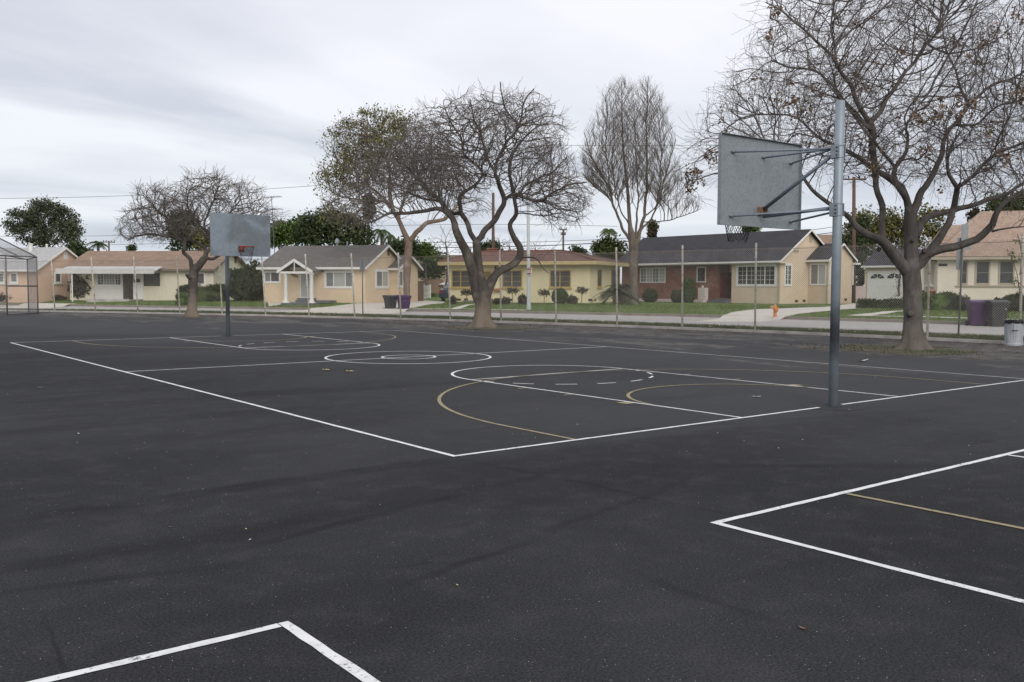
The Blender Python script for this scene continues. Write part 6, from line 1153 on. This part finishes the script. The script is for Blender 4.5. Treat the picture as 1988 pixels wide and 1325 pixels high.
# front of the tan and brown-roofed houses
bush('hedge', 'long clipped hedge behind the small bare tree', (343, 588), (437, 589), 554, 1.4, 'lf_hedged', 80, n=3200); bush('hedge', 'low cut hedge end left of the small bare tree', (341, 590), (366, 590.5), 571.5, 1.0, 'lf_hedge', 81, n=900)
bush('hedge', 'square dark hedge beside the brown front door', (253, 583), (285, 583.5), 555.4, 1.1, 'lf_hedged', 82, n=1500); bush('hedge', 'rounded dark hedge right of the square hedge', (287.5, 583), (330, 583.5), 555, 1.3, 'lf_hedged', 83, False, 2000); bush('hedge', 'short hedge piece left of the long clipped hedge', (328, 584), (346, 584), 563, 1.0, 'lf_hedged', 84, n=700)
bush('shrub', 'big dark flowering bush at the left end of the white awning', (127, 583), (182, 584), 531, 2.2, 'lf_redbrown', 85, False, 3400, cat='shrub', size=.09); bush('shrub', 'reddish bushes along the white porch railing', (186, 581.5), (222, 581.5), 560, .6, 'lf_redbrown', 86, False, 700, cat='shrub', core=False); bush('shrub', 'small leafy bush at the right end of the porch railing', (224, 581.5), (238, 581.5), 561, .5, 'lf_rose', 87, False, 300, cat='shrub', core=False)
bush('shrub', 'large dark green shrub between the brown-roofed and the tan house', (438, 586), (497, 586.5), 522, 2.4, 'lf_dark', 88, False, 4200, cat='shrub', size=.1); bush('shrub', 'feathery green shrub top beside the far hoop pole', (470, 585), (508, 585.5), 514, 1.8, 'lf_mid', 89, False, 2200, cat='shrub', size=.1)
bush('shrub', 'rounded shrub left of the porch columns', (500, 584.5), (533, 584.5), 560, 1.0, 'lf_hedge', 90, False, 1300, cat='shrub'); bush('shrub', 'tiny round shrub next to the left porch column', (535, 584.5), (546, 584.5), 571, .6, 'lf_mid', 91, False, 400, cat='shrub')
bush('hedge', 'clipped dark green hedge behind the bins', (750, 584.5), (783, 584.5), 559, 1.2, 'lf_hedge', 92, n=1500); bush('shrub', 'bare rambling shrub at the corner of the tan house', (722, 587.5), (750, 586), 560, .8, 'lf_rose', 93, False, 260, cat='shrub', core=False)
bush('shrub', 'brownish shrubs along the base of the pink house', (-12, 585), (62, 585), 568, .9, 'lf_redbrown', 94, False, 1800, cat='shrub'); bush('shrub', 'low brown plants at the side of the pink house', (78, 584.5), (124, 583.5), 574, .7, 'lf_redbrown', 95, False, 900, cat='shrub')
bush('hedge', 'low green strip of planting at the foot of the wooden fence', (836, 577.5), (862, 577.5), 571, .6, 'lf_green', 96, n=500)
# flowers and stone lantern on the right-hand porch
B = GL(1803, 599.5); Z = depth(B); t = thing('stone_lantern', 'little white pagoda lantern on the porch of the cream house', 'lantern', B); z0 = AT(1803, 566, Z)[2]-B[2]; z1 = AT(1803, 543, Z)[2]-B[2]; m = MB(); hq = z1-z0; m.lathe([(.22, -.05), (.16, .3), (.12, z0)], n=8); m.lathe([(.2, z0), (.2, z0+hq*.35), (.34, z0+hq*.4), (.12, z0+hq*.62), (.05, z0+hq*.8), (.02, z1)], n=8); m.build('body', M['mowstrip'], t)
bush('flowers', 'bright red flowers on the porch above the hedge', (1799, 600), (1817, 600), 565, .5, 'flower', 97, False, 260, cat='flowers', core=False)
# young white-stemmed tree in front of the garage
B = GL(1745, 598); Z = depth(B); rg = np.random.default_rng(5); t = thing('young_tree', 'thin white-stemmed young tree in front of the garage door', 'tree', B); m = MB()
for pts in ([(1748, 599), (1744, 586), (1741, 572), (1741, 556), (1737, 541), (1738, 530)], [(1748, 599), (1752, 588), (1755, 572), (1753, 560)]): m.tube([AT(a, b, Z)-B for a, b in pts], [.035, .03, .025, .02, .015, .01][:len(pts)], 6)
m.build('trunk', M['whitebark'], t); m = MB(); leafcards(m, rg, np.array([AT(a, b, Z)-B for a, b in ((1741, 545), (1742, 560), (1740, 575), (1733, 532), (1742, 533), (1755, 570), (1754, 582), (1727, 536))]), 110, .09, .06); m.build('leaves', M['lf_rose'], t)
# sapling by the right-hand post
B = G(1984, 640, -.05); Z = 36; B = AT(1978, 553, Z); B[2] = -.05; t = thing('sapling', 'thin sapling with sparse leaves beside the last fence post', 'tree', B); rg = np.random.default_rng(6); m = MB()
for pts in ([(1981, 625), (1980, 570), (1974, 530), (1968, 512), (1962, 500)], [(1980, 552), (1974, 545), (1966, 548)], [(1980, 535), (1984, 500), (1980, 470), (1975, 455)]): m.tube([AT(a, b, Z)-B for a, b in pts], [.03, .022, .015, .012, .01][:len(pts)], 5)
m.build('trunk', M['bark_mid'], t); m = MB(); leafcards(m, rg, np.array([AT(a, b, Z)-B for a, b in ((1966, 495), (1960, 492), (1972, 505), (1975, 470), (1983, 500), (1962, 548), (1970, 546), (1986, 480))]), 240, .07, .04); m.build('leaves', M['lf_mid'], t)

# ------------------------------------------------------------------ street things
def bin_(label, px, py, z, mt, lid, hgt, rz, marks, group):
    B = G(px, py, z); t = thing('wheelie_bin', label, 'bin', B, rz, group); t.scale = (1.14, 1, 1); s_ = hgt/1.1; m = MB()
    def fr(z_, hx, y0, y1): return [(-hx, y0, z_), (hx, y0, z_), (hx, y1, z_), (-hx, y1, z_)]
    secs = [fr(.02, .23*s_, -.24*s_, .22*s_), fr(.5*s_, .265*s_, -.29*s_, .27*s_), fr(.88*s_, .30*s_, -.33*s_, .33*s_), fr(.885*s_, .325*s_, -.36*s_, .36*s_), fr(.97*s_, .33*s_, -.365*s_, .365*s_)]; vs = sum(secs, []); fs = [(3, 2, 1, 0)]+[(4*i+j, 4*i+(j+1) % 4, 4*i+4+(j+1) % 4, 4*i+4+j) for i in range(4) for j in range(4)]+[(16, 17, 18, 19)]; m.add(vs, fs); m.build('body', M[mt], t, bevel=.012)
    m = MB(); h0 = .972*s_; m.prism([(-.345*s_, -.39*s_, h0), (-.345*s_, -.37*s_, h0+.05*s_), (-.345*s_, 0, h0+.11*s_), (-.345*s_, .38*s_, h0+.09*s_), (-.345*s_, .42*s_, h0)], (.69*s_, 0, 0)); m.build('lid', M[lid], t, bevel=.015)
    for sx_ in (-1, 1): m = MB(); m.tube([(sx_*.24*s_, .25*s_, .11), (sx_*.31*s_, .25*s_, .11)], .11*s_, 14); m.build('wheel', M['rubber'], t)
    m = MB(); m.tube([(-.28*s_, .40*s_, .93*s_), (.28*s_, .40*s_, .93*s_)], .018, 8); [m.tube([(q*s_, .33*s_, .90*s_), (q*s_, .40*s_, .93*s_)], .015, 6) for q in (-.28, .28)]; m.build('handle', M[lid], t)
    for (tx, sz, x, z_) in marks:
        cu = bpy.data.curves.new('mark', 'FONT'); cu.body = tx; cu.size = sz; cu.extrude = .002; cu.offset = .004; cu.align_x = 'CENTER'; tmp = bpy.data.objects.new('mark', cu); me = bpy.data.meshes.new_from_object(tmp); bpy.data.objects.remove(tmp); me.materials.clear(); me.materials.append(M['signwhite']); o = bpy.data.objects.new('marking', me); COL.objects.link(o); o.parent = t; yy = -(.29+(z_-.5)*.105)*s_-.006; o.location = (x, yy, z_*s_); o.rotation_euler = (R(84), 0, 0)
    return t
fc = lambda a: math.atan2(ray(a, 600)[1], ray(a, 600)[0])-math.pi/2
bin_('purple wheelie bin with pale markings, in front of the leafy street tree', 784, 604.6, -.085, 'purple', 'purple_l', 1.08, fc(784)+.55, [('W', .24, -.14, .66), ('V', .24, .15, .66)], 'wheelie bins put out at the kerb'); bin_('dark grey wheelie bin left of a purple bin, outside the tan house', 758, 604.2, -.085, 'greyplastic', 'greyplastic', 1.06, fc(758)+.6, [('A', .10, .18, .66)], 'wheelie bins put out at the kerb')
bin_('plain purple wheelie bin at the right, outside the cream house', 1896, 632.8, -.085, 'purple', 'purple_l', 1.16, fc(1896)+.35, [], 'wheelie bins put out at the kerb'); bin_('large dark grey wheelie bin behind the metal trash can at the right', 1934, 634, -.085, 'greyplastic', 'greyplastic', 1.16, fc(1934)+.42, [('A', .09, .20, .70)], 'wheelie bins put out at the kerb')
# metal trash can
B = G(1967.5, 671.5, 0); t = thing('trash_can', 'dented galvanised trash can lined with a black bag, inside the fence', 'trash can', B, .3); hh = .70; rC = .232; m = MB(); n = 48
prof = [(rC*.98, 0), (rC*1.02, .012), (rC*1.02, .06), (rC*.975, .075)]+[(rC*(.975+.03*i/6), .075+(hh-.12)*i/6) for i in range(1, 7)]+[(rC*1.04, hh-.03), (rC*1.04, hh), (rC*.97, hh)]
vs = []
for k, (r, z_) in enumerate(prof):
    for j in range(n): a = 2*math.pi*j/n; f = (1+(.014 if j % 2 else -.014)) if .08 < z_ < hh-.1 else 1; f *= 1+.02*math.sin(3*a+z_*6); vs.append((r*f*math.cos(a), r*f*math.sin(a), z_))
m.add(vs, [(i*n+j, i*n+(j+1) % n, (i+1)*n+(j+1) % n, (i+1)*n+j) for i in range(len(prof)-1) for j in range(n)]+[tuple(range(n))[::-1]]); m.build('body', M['canmetal'], t)
m = MB(); rg = random.Random(8); vs = []; pr = [(rC*.9, hh-.12), (rC*.97, hh+.012), (rC*1.06, hh+.02), (rC*1.085, hh-.02), (rC*1.075, hh-.06)]
for k, (r, z_) in enumerate(pr):
    for j in range(n): a = 2*math.pi*j/n; vs.append((r*(1+rg.uniform(-.012, .02))*math.cos(a), r*(1+rg.uniform(-.012, .02))*math.sin(a), z_+rg.uniform(-.012, .012)-(.03*abs(math.sin(4*a))*(k == 4))))
m.add(vs, [(i*n+j, i*n+(j+1) % n, (i+1)*n+(j+1) % n, (i+1)*n+j) for i in range(len(pr)-1) for j in range(n)]+[tuple(range(n))]); m.build('bag', M['bag'], t, True)
hdg = math.atan2(-ray(1967, 640)[1], -ray(1967, 640)[0])-.3; m = MB(); a_ = hdg+.12; pts = [((rC+.0)*math.cos(a_+q), (rC+.0)*math.sin(a_+q), hh*.62) for q in (-.3,)]+[((rC+.035)*math.cos(a_+q), (rC+.035)*math.sin(a_+q), hh*.62) for q in (-.27, 0, .27)]+[((rC)*math.cos(a_+.3), (rC)*math.sin(a_+.3), hh*.62)]; m.tube(pts, .011, 6); m.build('handle', M['darkiron'], t)
# fire hydrant
B = G(1504.5, 615.6, .055); Z = depth(B); hh = (616.6-592.5)*Z/F; t = thing('fire_hydrant', 'orange fire hydrant on the kerb beside the driveway', 'fire hydrant', B, fc(1504)); m = MB(); r_ = .085*hh/.62; m.lathe([(r_*1.5, 0), (r_*1.5, .03), (r_, .035), (r_*.95, hh*.52), (r_*1.25, hh*.56), (r_*1.25, hh*.72), (r_*1.0, hh*.86)], n=18); m.build('barrel', M['hydrant'], t, True)
m = MB(); m.lathe([(r_*1.1, hh*.86), (r_*.8, hh*.93), (r_*.35, hh*.96), (r_*.35, hh)], n=14); m.build('cap', M['hydcap'], t, True)
m = MB(); m.tube([(-r_, 0, hh*.77), (-r_*2.6, -.02, hh*.79)], [r_*.75, r_*.8], 14); m.build('nozzle', M['hydcap'], t, True); m = MB(); m.tube([(r_*.3, -r_*.7, hh*.56), (r_*1.0, -r_*2.1, hh*.54)], r_*.95, 14); m.build('nozzle', M['hydrant'], t, True); m = MB(); m.tube([(r_, 0, hh*.66), (r_*1.9, .0, hh*.66)], r_*.8, 12); m.build('nozzle', M['hydrant'], t, True)
# street lamp post with a notice
B = G(1026.5, 603.6, .05); Z = depth(B); Tp = AT(1025, 330, Z)-B; t = thing('lamp_post', 'tall pale concrete lamp post with a small red and white notice', 'lamp post', B, 0); m = MB(); m.tube([(0, 0, -.2), (0, 0, .25), (Tp[0]*.02, Tp[1]*.02, .3), Tp], [.15, .15, .125, .075], 14); m.build('pole', M['lamppost'], t, True)
Q = AT(1027.3, 534.5, Z)-B; Q2 = AT(1027.3, 519.7, Z)-B; rz = fc(1027); sg = MB(); ax = np.array([math.cos(rz), math.sin(rz), 0]); ny = np.array([math.sin(rz), -math.cos(rz), 0]); o1 = Q+ny*.15+ax*.03; w_ = .135; a0 = o1-ax*w_; a1 = o1+ax*w_; dz = np.array([0, 0, Q2[2]-Q[2]]); sg.prism([a0, a1, a1+dz, a0+dz], ny*.01); so_ = sg.build('notice', M['signwhite'], t); m = MB()
for z_, w2, hh_ in ((.88, .11, .05), (.74, .09, .04), (.66, .10, .02), (.50, .10, .02), (.36, .08, .04), (.24, .09, .02), (.12, .07, .03)): c_ = o1+ny*.012+dz*z_; m.prism([c_-ax*w2, c_+ax*w2, c_+ax*w2+np.array([0, 0, hh_]), c_-ax*w2+np.array([0, 0, hh_])], ny*.004)
m.build('red_lettering', M['signred'], so_); m = MB(); [m.tube([(0, 0, Q[2]+q)+np.array(Tp)*0, (.001, 0, Q[2]+q+.03)], .135, 12) for q in (.08, dz[2]-.12)]; m.build('band', M['darkiron'], so_)
# street signs seen from behind / edge-on
def sign(label, base, top, plates, z, wpx, rz):
    B = G(*base, z); Z = depth(B); t = thing('street_sign', label, 'sign', B, 0); m = MB(); Tp = AT(*top, Z)-B; m.tube([(0, 0, -.1), Tp], .032, 8); m.build('pole', M['signpole'], t, True)
    for (x0, y0, x1, y1, yaw_, thick) in plates:
        c_ = AT((x0+x1)/2, (y0+y1)/2, Z)-B; hh = (y1-y0)*Z/F; ww = (x1-x0)*Z/F; a_ = fc(base[0])+yaw_; w_ = ww/max(math.cos(yaw_), .2); ax = np.array([math.cos(a_), math.sin(a_), 0]); ny = np.array([math.sin(a_), -math.cos(a_), 0]); a0 = c_-ax*w_/2+ny*thick; a1 = c_+ax*w_/2+ny*thick; dz = np.array([0, 0, hh/2]); m = MB(); m.prism([a0-dz, a1-dz, a1+dz, a0+dz], ny*.004); m.build('plate', M['signback'], t)
sign('leaning street sign with two blank grey plates seen from behind, left of the right-hand bins', (1860.5, 652), (1871, 440), [(1865.5, 436, 1877.5, 480, .5, .04), (1859.5, 462, 1871.5, 524, .7, -.05), (1870, 474, 1882, 484, .3, .05)], -.01, 0, 0)
sign('street sign with two narrow grey plates side by side, in front of the tan house', (704.5, 612.5), (703.5, 502), [(699.2, 502.5, 703, 526, .9, -.03), (704.6, 502.5, 709.2, 526, -.8, .03)], -.01, 0, 0)
# small green utility cover on the verge
B = G(1357, 641.5, -.02); t = thing('utility_cover', 'small green utility box lid set in the grass strip', 'utility box', B, .9); m = MB(); m.box(-.22, .22, -.15, .15, -.1, .05); m.box(-.24, .24, -.17, .17, .051, .065); m.build('lid', M['greenbox'], t)

# parked car
B = GL(866, 589.5); B2 = G(863.5, 585.8, .3); hd = math.atan2(ray(866, 589)[1], ray(866, 589)[0])-math.pi/2-.25; t = thing('parked_car', 'dark blue sedan parked nose-in on the driveway, seen from behind', 'car', B2, hd)
def carp(name, m, mt, parent=None, smooth=True, bevel=0): return m.build(name, M[mt], parent or t, smooth, bevel)
# x right, y forward (away), z up; rear bumper at y=0, centred on x=0.35
cx = .42; prof = [(0, .42), (.0, .70), (.04, .92), (.12, .98), (.55, 1.03), (.62, 1.04), (3.4, 1.0), (4.5, .86), (4.7, .6), (4.7, .3), (.1, .28)]; m = MB(); secs = [(-.87, .03, .9), (-.9, 0, 1), (-.84, 0, 1.0), (.84, 0, 1), (.9, 0, 1), (.87, .03, .9)]
vs = []; n = len(prof)
for (x, ins, sc_) in secs:
    for (y, z_) in prof: vs.append((cx+x*(1 if abs(x) < .88 else 1)*(1-.05*(z_ > .9)), y+(.10 if abs(x) > .86 and y < .2 else 0), z_-(.03 if abs(x) > .86 and z_ > .9 else 0)))
m.add(vs, [(i*n+j, (i+1)*n+j, (i+1)*n+(j+1) % n, i*n+(j+1) % n) for i in range(5) for j in range(n)]+[tuple(range(n)), tuple(range(5*n, 6*n))[::-1]]); body = carp('body', m, 'carpaint', smooth=False, bevel=.03)
m = MB(); cab = [(.55, 1.035, .74), (1.25, 1.40, .56), (2.5, 1.42, .56), (3.3, 1.02, .74)]; vs = []
for (y, z_, w) in cab: vs += [(cx-w, y, z_), (cx+w, y, z_)]
for (y, z_, w) in cab: vs += [(cx-w, y, min(z_, 1.0)), (cx+w, y, min(z_, 1.0))]
m.add([(cx-.75, .55, 1.02), (cx+.75, .55, 1.02), (cx+.57, 1.25, 1.40), (cx-.57, 1.25, 1.40), (cx-.57, 2.5, 1.42), (cx+.57, 2.5, 1.42), (cx+.75, 3.3, 1.01), (cx-.75, 3.3, 1.01)], [(3, 2, 5, 4), (0, 3, 4, 7), (1, 6, 5, 2), (4, 5, 6, 7)]); carp('cabin', m, 'carpaint', smooth=False)
m = MB(); m.add([(cx-.68, .57, 1.045), (cx+.68, .57, 1.045), (cx+.53, 1.22, 1.40), (cx-.53, 1.22, 1.40)], [(0, 1, 2, 3)]); m.v = [(x, y-.02, z_+.012) for x, y, z_ in m.v]; carp('rear_window', m, 'carglass')
for sx_ in (-1, 1):
    m = MB(); m.add([(cx+sx_*.735, .75, 1.05), (cx+sx_*.735, 3.0, 1.05), (cx+sx_*.60, 2.45, 1.36), (cx+sx_*.60, 1.25, 1.36)], [(0, 1, 2, 3)]); m.v = [(x+sx_*.02, y, z_) for x, y, z_ in m.v]; carp('side_window', m, 'carglass')
    m = MB(); m.box(cx+sx_*.60, cx+sx_*.89, -.015, .12, .72, .88); carp('tail_light', m, 'taillight', bevel=.01)
    for y in (1.0, 3.75):
        m = MB(); m.tube([(cx+sx_*.68, y, .31), (cx+sx_*.90, y, .31)], .31, 22); w = carp('wheel', m, 'rubber'); m = MB(); m.tube([(cx+sx_*.901, y, .31), (cx+sx_*.91, y, .31)], .19, 16); m.build('rim', M['chrome'], w)
m = MB(); m.box(cx-.16, cx+.16, -.02, -.004, .70, .84); carp('number_plate', m, 'signwhite', smooth=False); m = MB(); m.box(cx-.92, cx+.92, -.06, .2, .34, .58); carp('bumper', m, 'carpaint', smooth=False, bevel=.04)

# ------------------------------------------------------------------ poles and wires
def upole(label, px, ytop, Z, w, arms, ybase=575):
    B = AT(px, 553, Z); B[2] = .3; Tp = AT(px, ytop, Z)-B; t = thing('utility_pole', label, 'utility pole', B, fc(px)*0); m = MB(); m.tube([(0, 0, -.2), Tp], [w, w*.75], 8); m.build('pole', M['woodpole'], t, True); a_ = fc(px)+.3; ax = np.array([math.cos(a_), math.sin(a_), 0])
    for (dy, L) in arms:
        c_ = AT(px, ytop+dy, Z)-B; m = MB(); m.tube([c_-ax*L, c_+ax*L], .07, 6); o = m.build('crossarm', M['woodpole'], t); m = MB(); [m.tube([c_+ax*L*q, c_+ax*L*q+np.array([0, 0, .28])], .05, 6) for q in (-.9, -.45, .45, .9)]; m.build('insulators', M['darkiron'], o)
    return B+Tp
upole('rusty brown utility pole above the right end of the red roof', 1093.6, 445, 110, .14, [(1.5, .45), (11, .3)]); upole('reddish utility pole rising behind the middle bare tree and brick chimney', 957.5, 375, 90, .17, []); upole('utility pole with a crossarm between the near hoop pole and the big right-hand tree', 1658, 344, 75, .17, [(4.5, .95)]); upole('thin distant utility pole beside the small palm', 211.5, 468, 130, .14, [(2.5, .8)])
def cable(name, label, pts, Z0, Z1, r, sag=0.0):
    a, b = AT(pts[0][0], pts[0][1], Z0), AT(pts[1][0], pts[1][1], Z1); n = 24; m = MB(); m.tube([a+(b-a)*i/n-np.array([0, 0, sag*4*(i/n)*(1-i/n)]) for i in range(n+1)], r, 4); o = m.build(name, M['cable']); relabel(o, a); tag(o, label, 'cable', 'overhead cables behind the houses')
cable('overhead_cable', 'overhead cable crossing the sky at the upper left, above the small bare tree', [(-60, 386), (1000, 325)], 75, 75, .014, .6)
cable('overhead_cable', 'overhead cable rising to the right behind the near backboard', [(1000, 282), (2100, 262)], 70, 70, .012, .3); cable('overhead_cable', 'thick overhead cable running level above the red roof', [(780, 480), (1250, 467)], 112, 105, .045, .3); cable('overhead_cable', 'thin overhead cable running just above the thick one over the red roof', [(780, 470), (1250, 461)], 112, 105, .025, .3)
cable('overhead_cable', 'overhead cable dipping over the lamp post between bare trees', [(560, 446), (1200, 440)], 110, 110, .02, -.4); cable('overhead_cable', 'upper of two cables entering above the charcoal roof', [(1240, 471), (1700, 428)], 105, 80, .022, .5); cable('overhead_cable', 'lower of two cables entering above the charcoal roof', [(1240, 476), (1700, 440)], 105, 80, .03, .5); cable('overhead_cable', 'faint low cable above the brown roof at the left', [(-40, 459), (560, 446)], 125, 110, .02, .3); cable('overhead_cable', 'lowest faint cable above the brown roof at the left', [(100, 475), (560, 462)], 130, 115, .02, .3)
# television aerial on the tan house
B = HT.world(*( [HT.fr(533, 478, 4.5)[0], 4.5, HT.fr(533, 479, 4.5)[1]] )); Z = depth(B); t = thing('tv_antenna', 'tall thin television antenna with two aerials above the tan house', 'antenna', B); Tp = AT(527, 381, Z)-B; m = MB(); m.tube([(0, 0, -.6), Tp], .03, 6); m.build('mast', M['signpole'], t); ax = rt*1.0
for (px, py, L) in ((527, 383, .85), (529.5, 407, .8)):
    c_ = AT(px, py, Z)-B; m = MB(); m.tube([c_-ax*L*.8+fw*.3, c_+ax*L-fw*.3], .018, 5)
    for q in np.linspace(-.7, .9, 8): e_ = c_+ax*L*q-fw*.3*q; m.tube([e_-fw*.45-ax*.1, e_+fw*.45+ax*.1], .010, 4)
    m.build('aerial', M['signpole'], t)

# ------------------------------------------------------------------ grass, leaves and grit on the ground
def blades(name, n, pick, hgt, w, mt, seed):
    rg = np.random.default_rng(seed); m = MB(); vs = []
    for i in range(n):
        x, y, z = pick(rg); a = rg.uniform(0, 6.28); h_ = hgt*rg.uniform(.5, 1.3); dx, dy = math.cos(a)*w, math.sin(a)*w; lx, ly = rg.normal(0, h_*.35, 2); vs += [(x-dx, y-dy, z), (x+dx, y+dy, z), (x+lx, y+ly, z+h_)]
    m.add(vs, [(3*i, 3*i+1, 3*i+2) for i in range(n)]); o = m.build(name, M[mt]); o['kind'] = 'stuff'; return o
def pv(rg):
    y = 4+56*rg.random()**1.5; f = rg.random(); x0, x1 = CF(y)+.16, CG(y)-.10; x = x0+(x1-x0)*f; return x, y, .06*(1-f)
blades('grass', 42000, pv, .075, .014, 'bladed', 1)
def pve(rg):
    y = 4+56*rg.random()**1.5; e_ = rg.random() < .5; x = (CF(y)+.15 if e_ else CG(y)-.14)+rg.normal(0, .05); return x, y, (.06 if e_ else 0)
blades('grass', 14000, pve, .09, .014, 'bladed', 2)
drv = [o for o in bpy.data.objects if o.name.split('.')[0] in ('driveway', 'path')]
from mathutils.bvhtree import BVHTree
bvs = [BVHTree.FromPolygons([v.co[:] for v in o.data.vertices], [p.vertices[:] for p in o.data.polygons]) for o in drv]
def on_paving(x, y): return any(b.ray_cast(Vector((x, y, 5)), Vector((0, 0, -1)), 10)[0] is not None for b in bvs)
def pl(rg):
    while True:
        y = 2+66*rg.random(); x = CC(y)+.2+(rg.random()**1.2)*13
        if not on_paving(x, y): return x, y, LZ(x, y)
blades('grass', 42000, pl, .075, .022, 'blade', 3)
def pt_(rg):
    c_ = G(1800, 684, 0) if rg.random() < .6 else G(1700, 678, 0); return c_[0]+rg.normal(0, .5), c_[1]+rg.normal(0, .6), .02
blades('grass', 1500, pt_, .035, .010, 'bladed', 4)
def flat_leaf(label, px, py, size, mt, seed, n=1, cat='leaf', name='fallen_leaf'):
    rg = random.Random(seed); B = G(px, py, .004); t = MB()
    for k in range(n):
        ox, oy = (rg.gauss(0, size*.8), rg.gauss(0, size*.8)) if k else (0, 0); a = rg.uniform(0, 6.28); vs = []
        for i in range(9): u = i/8; x = (u-.5)*2*size; w = size*.45*math.sin(math.pi*min(max(u, .02), .98)); vs += [(x, -w, .25*w+.3*x*x/size+.002), (x, 0, .3*x*x/size+.001), (x, w, .35*w+.3*x*x/size+.002)]
        vs = [(ox+x*math.cos(a)-y*math.sin(a), oy+x*math.sin(a)+y*math.cos(a), z_) for x, y, z_ in vs]; t.add(vs, [f for i in range(8) for f in ((3*i, 3*i+3, 3*i+4, 3*i+1), (3*i+1, 3*i+4, 3*i+5, 3*i+2))])
    o = t.build(name, M[mt]); o.location = tuple(B); tag(o, label, cat)
flat_leaf('crumpled tan leaf left of a similar leaf, in front of the centre circle', 632, 719, .06, 'lf_yellow', 1, 4); flat_leaf('crumpled tan leaf right of a similar leaf, in front of the centre circle', 677, 722, .06, 'lf_yellow', 2, 4)
flat_leaf('curled reddish-brown leaf on the dark asphalt at the bottom right', 1558, 1221, .022, 'lf_brown', 3); flat_leaf('yellow leaf fragment in the left foreground of the asphalt', 478, 1028, .014, 'lf_yellow', 4); flat_leaf('pale thin twig-like leaf just below the yellow fragment', 485, 1049, .016, 'paper', 5); flat_leaf('tiny yellow-green leaf below the left end of the near baseline', 627, 941, .014, 'lf_green', 6); flat_leaf('brownish leaf left of the yellow leaf fragment', 331, 1024, .016, 'lf_brown', 7)
flat_leaf('small pale leaf in the middle of the foreground', 888, 1137, .012, 'lf_yellow', 8); flat_leaf('scrap of white paper inside the near free-throw lane', 1471, 771.5, .06, 'paper', 9, 2, 'litter', 'litter'); flat_leaf('white scrap in front of the near hoop pole', 1648.5, 796, .02, 'paper', 10, 1, 'litter', 'litter'); flat_leaf('pale litter lying beyond the far sideline, right of the near hoop pole', 1677, 701, .13, 'paper', 11, 2, 'litter', 'litter'); flat_leaf('small white scrap at the far left of the asphalt', 78, 753, .04, 'paper', 12, 1, 'litter', 'litter'); flat_leaf('small white scrap in the left part of the asphalt', 153, 843, .03, 'paper', 13, 1, 'litter', 'litter'); flat_leaf('bright white scrap on the dirt right of the big tree', 1866, 681, .035, 'paper', 14, 1, 'litter', 'litter')
# grit: little stones over the near asphalt, leaf litter along the fence
rg = np.random.default_rng(77); m = MB(); n = 5200; 
def scat(n, px0, px1, py0, py1, s0, s1):
    for _ in range(n):
        P = G(rg.uniform(px0, px1), py0+(py1-py0)*rg.random(), 0.002); s_ = rg.uniform(s0, s1); a = rg.uniform(0, 6.28, 4).cumsum()/4; v = [(P[0]+s_*math.cos(k*1.571+a[0])*rg.uniform(.6, 1.2), P[1]+s_*math.sin(k*1.571+a[0])*rg.uniform(.6, 1.2), .002) for k in range(4)]+[(P[0], P[1], .002+s_*.8)]; m.add(v, [(0, 1, 4), (1, 2, 4), (2, 3, 4), (3, 0, 4)])
scat(900, -20, 2010, 960, 1330, .0010, .0028); scat(260, -20, 2010, 780, 1000, .0015, .004); scat(90, 0, 1988, 680, 900, .004, .009); o = m.build('grit', M['pebble']); o['kind'] = 'stuff'
m = MB(); cs = []
for _ in range(1500):
    y = 3+55*rg.random()**1.3; x = CF(y)-.2-abs(rg.normal(0, .9))-(.0 if rg.random() < .7 else rg.uniform(0, 3)); cs.append((x, y, .012))
for c_, s_ in ((G(1740, 682), 1.0), (G(938, 637), 1.2), (G(760, 627), 1.6), (G(1650, 676), .8)):
    for _ in range(260): cs.append((c_[0]+rg.normal(0, s_), c_[1]+rg.normal(0, s_), .03))
cs = np.array(cs); leafcards(m, rg, cs, len(cs), .01, .026, .2); o = m.build('leaf_litter', M['lf_dry']); o['kind'] = 'stuff'
m = MB(); cs = np.array([pv(rg) for _ in range(500)]); cs[:, 2] += .06; leafcards(m, rg, cs, 500, .01, .04, .2); o = m.build('leaf_litter', M['lf_yellow']); o['kind'] = 'stuff'
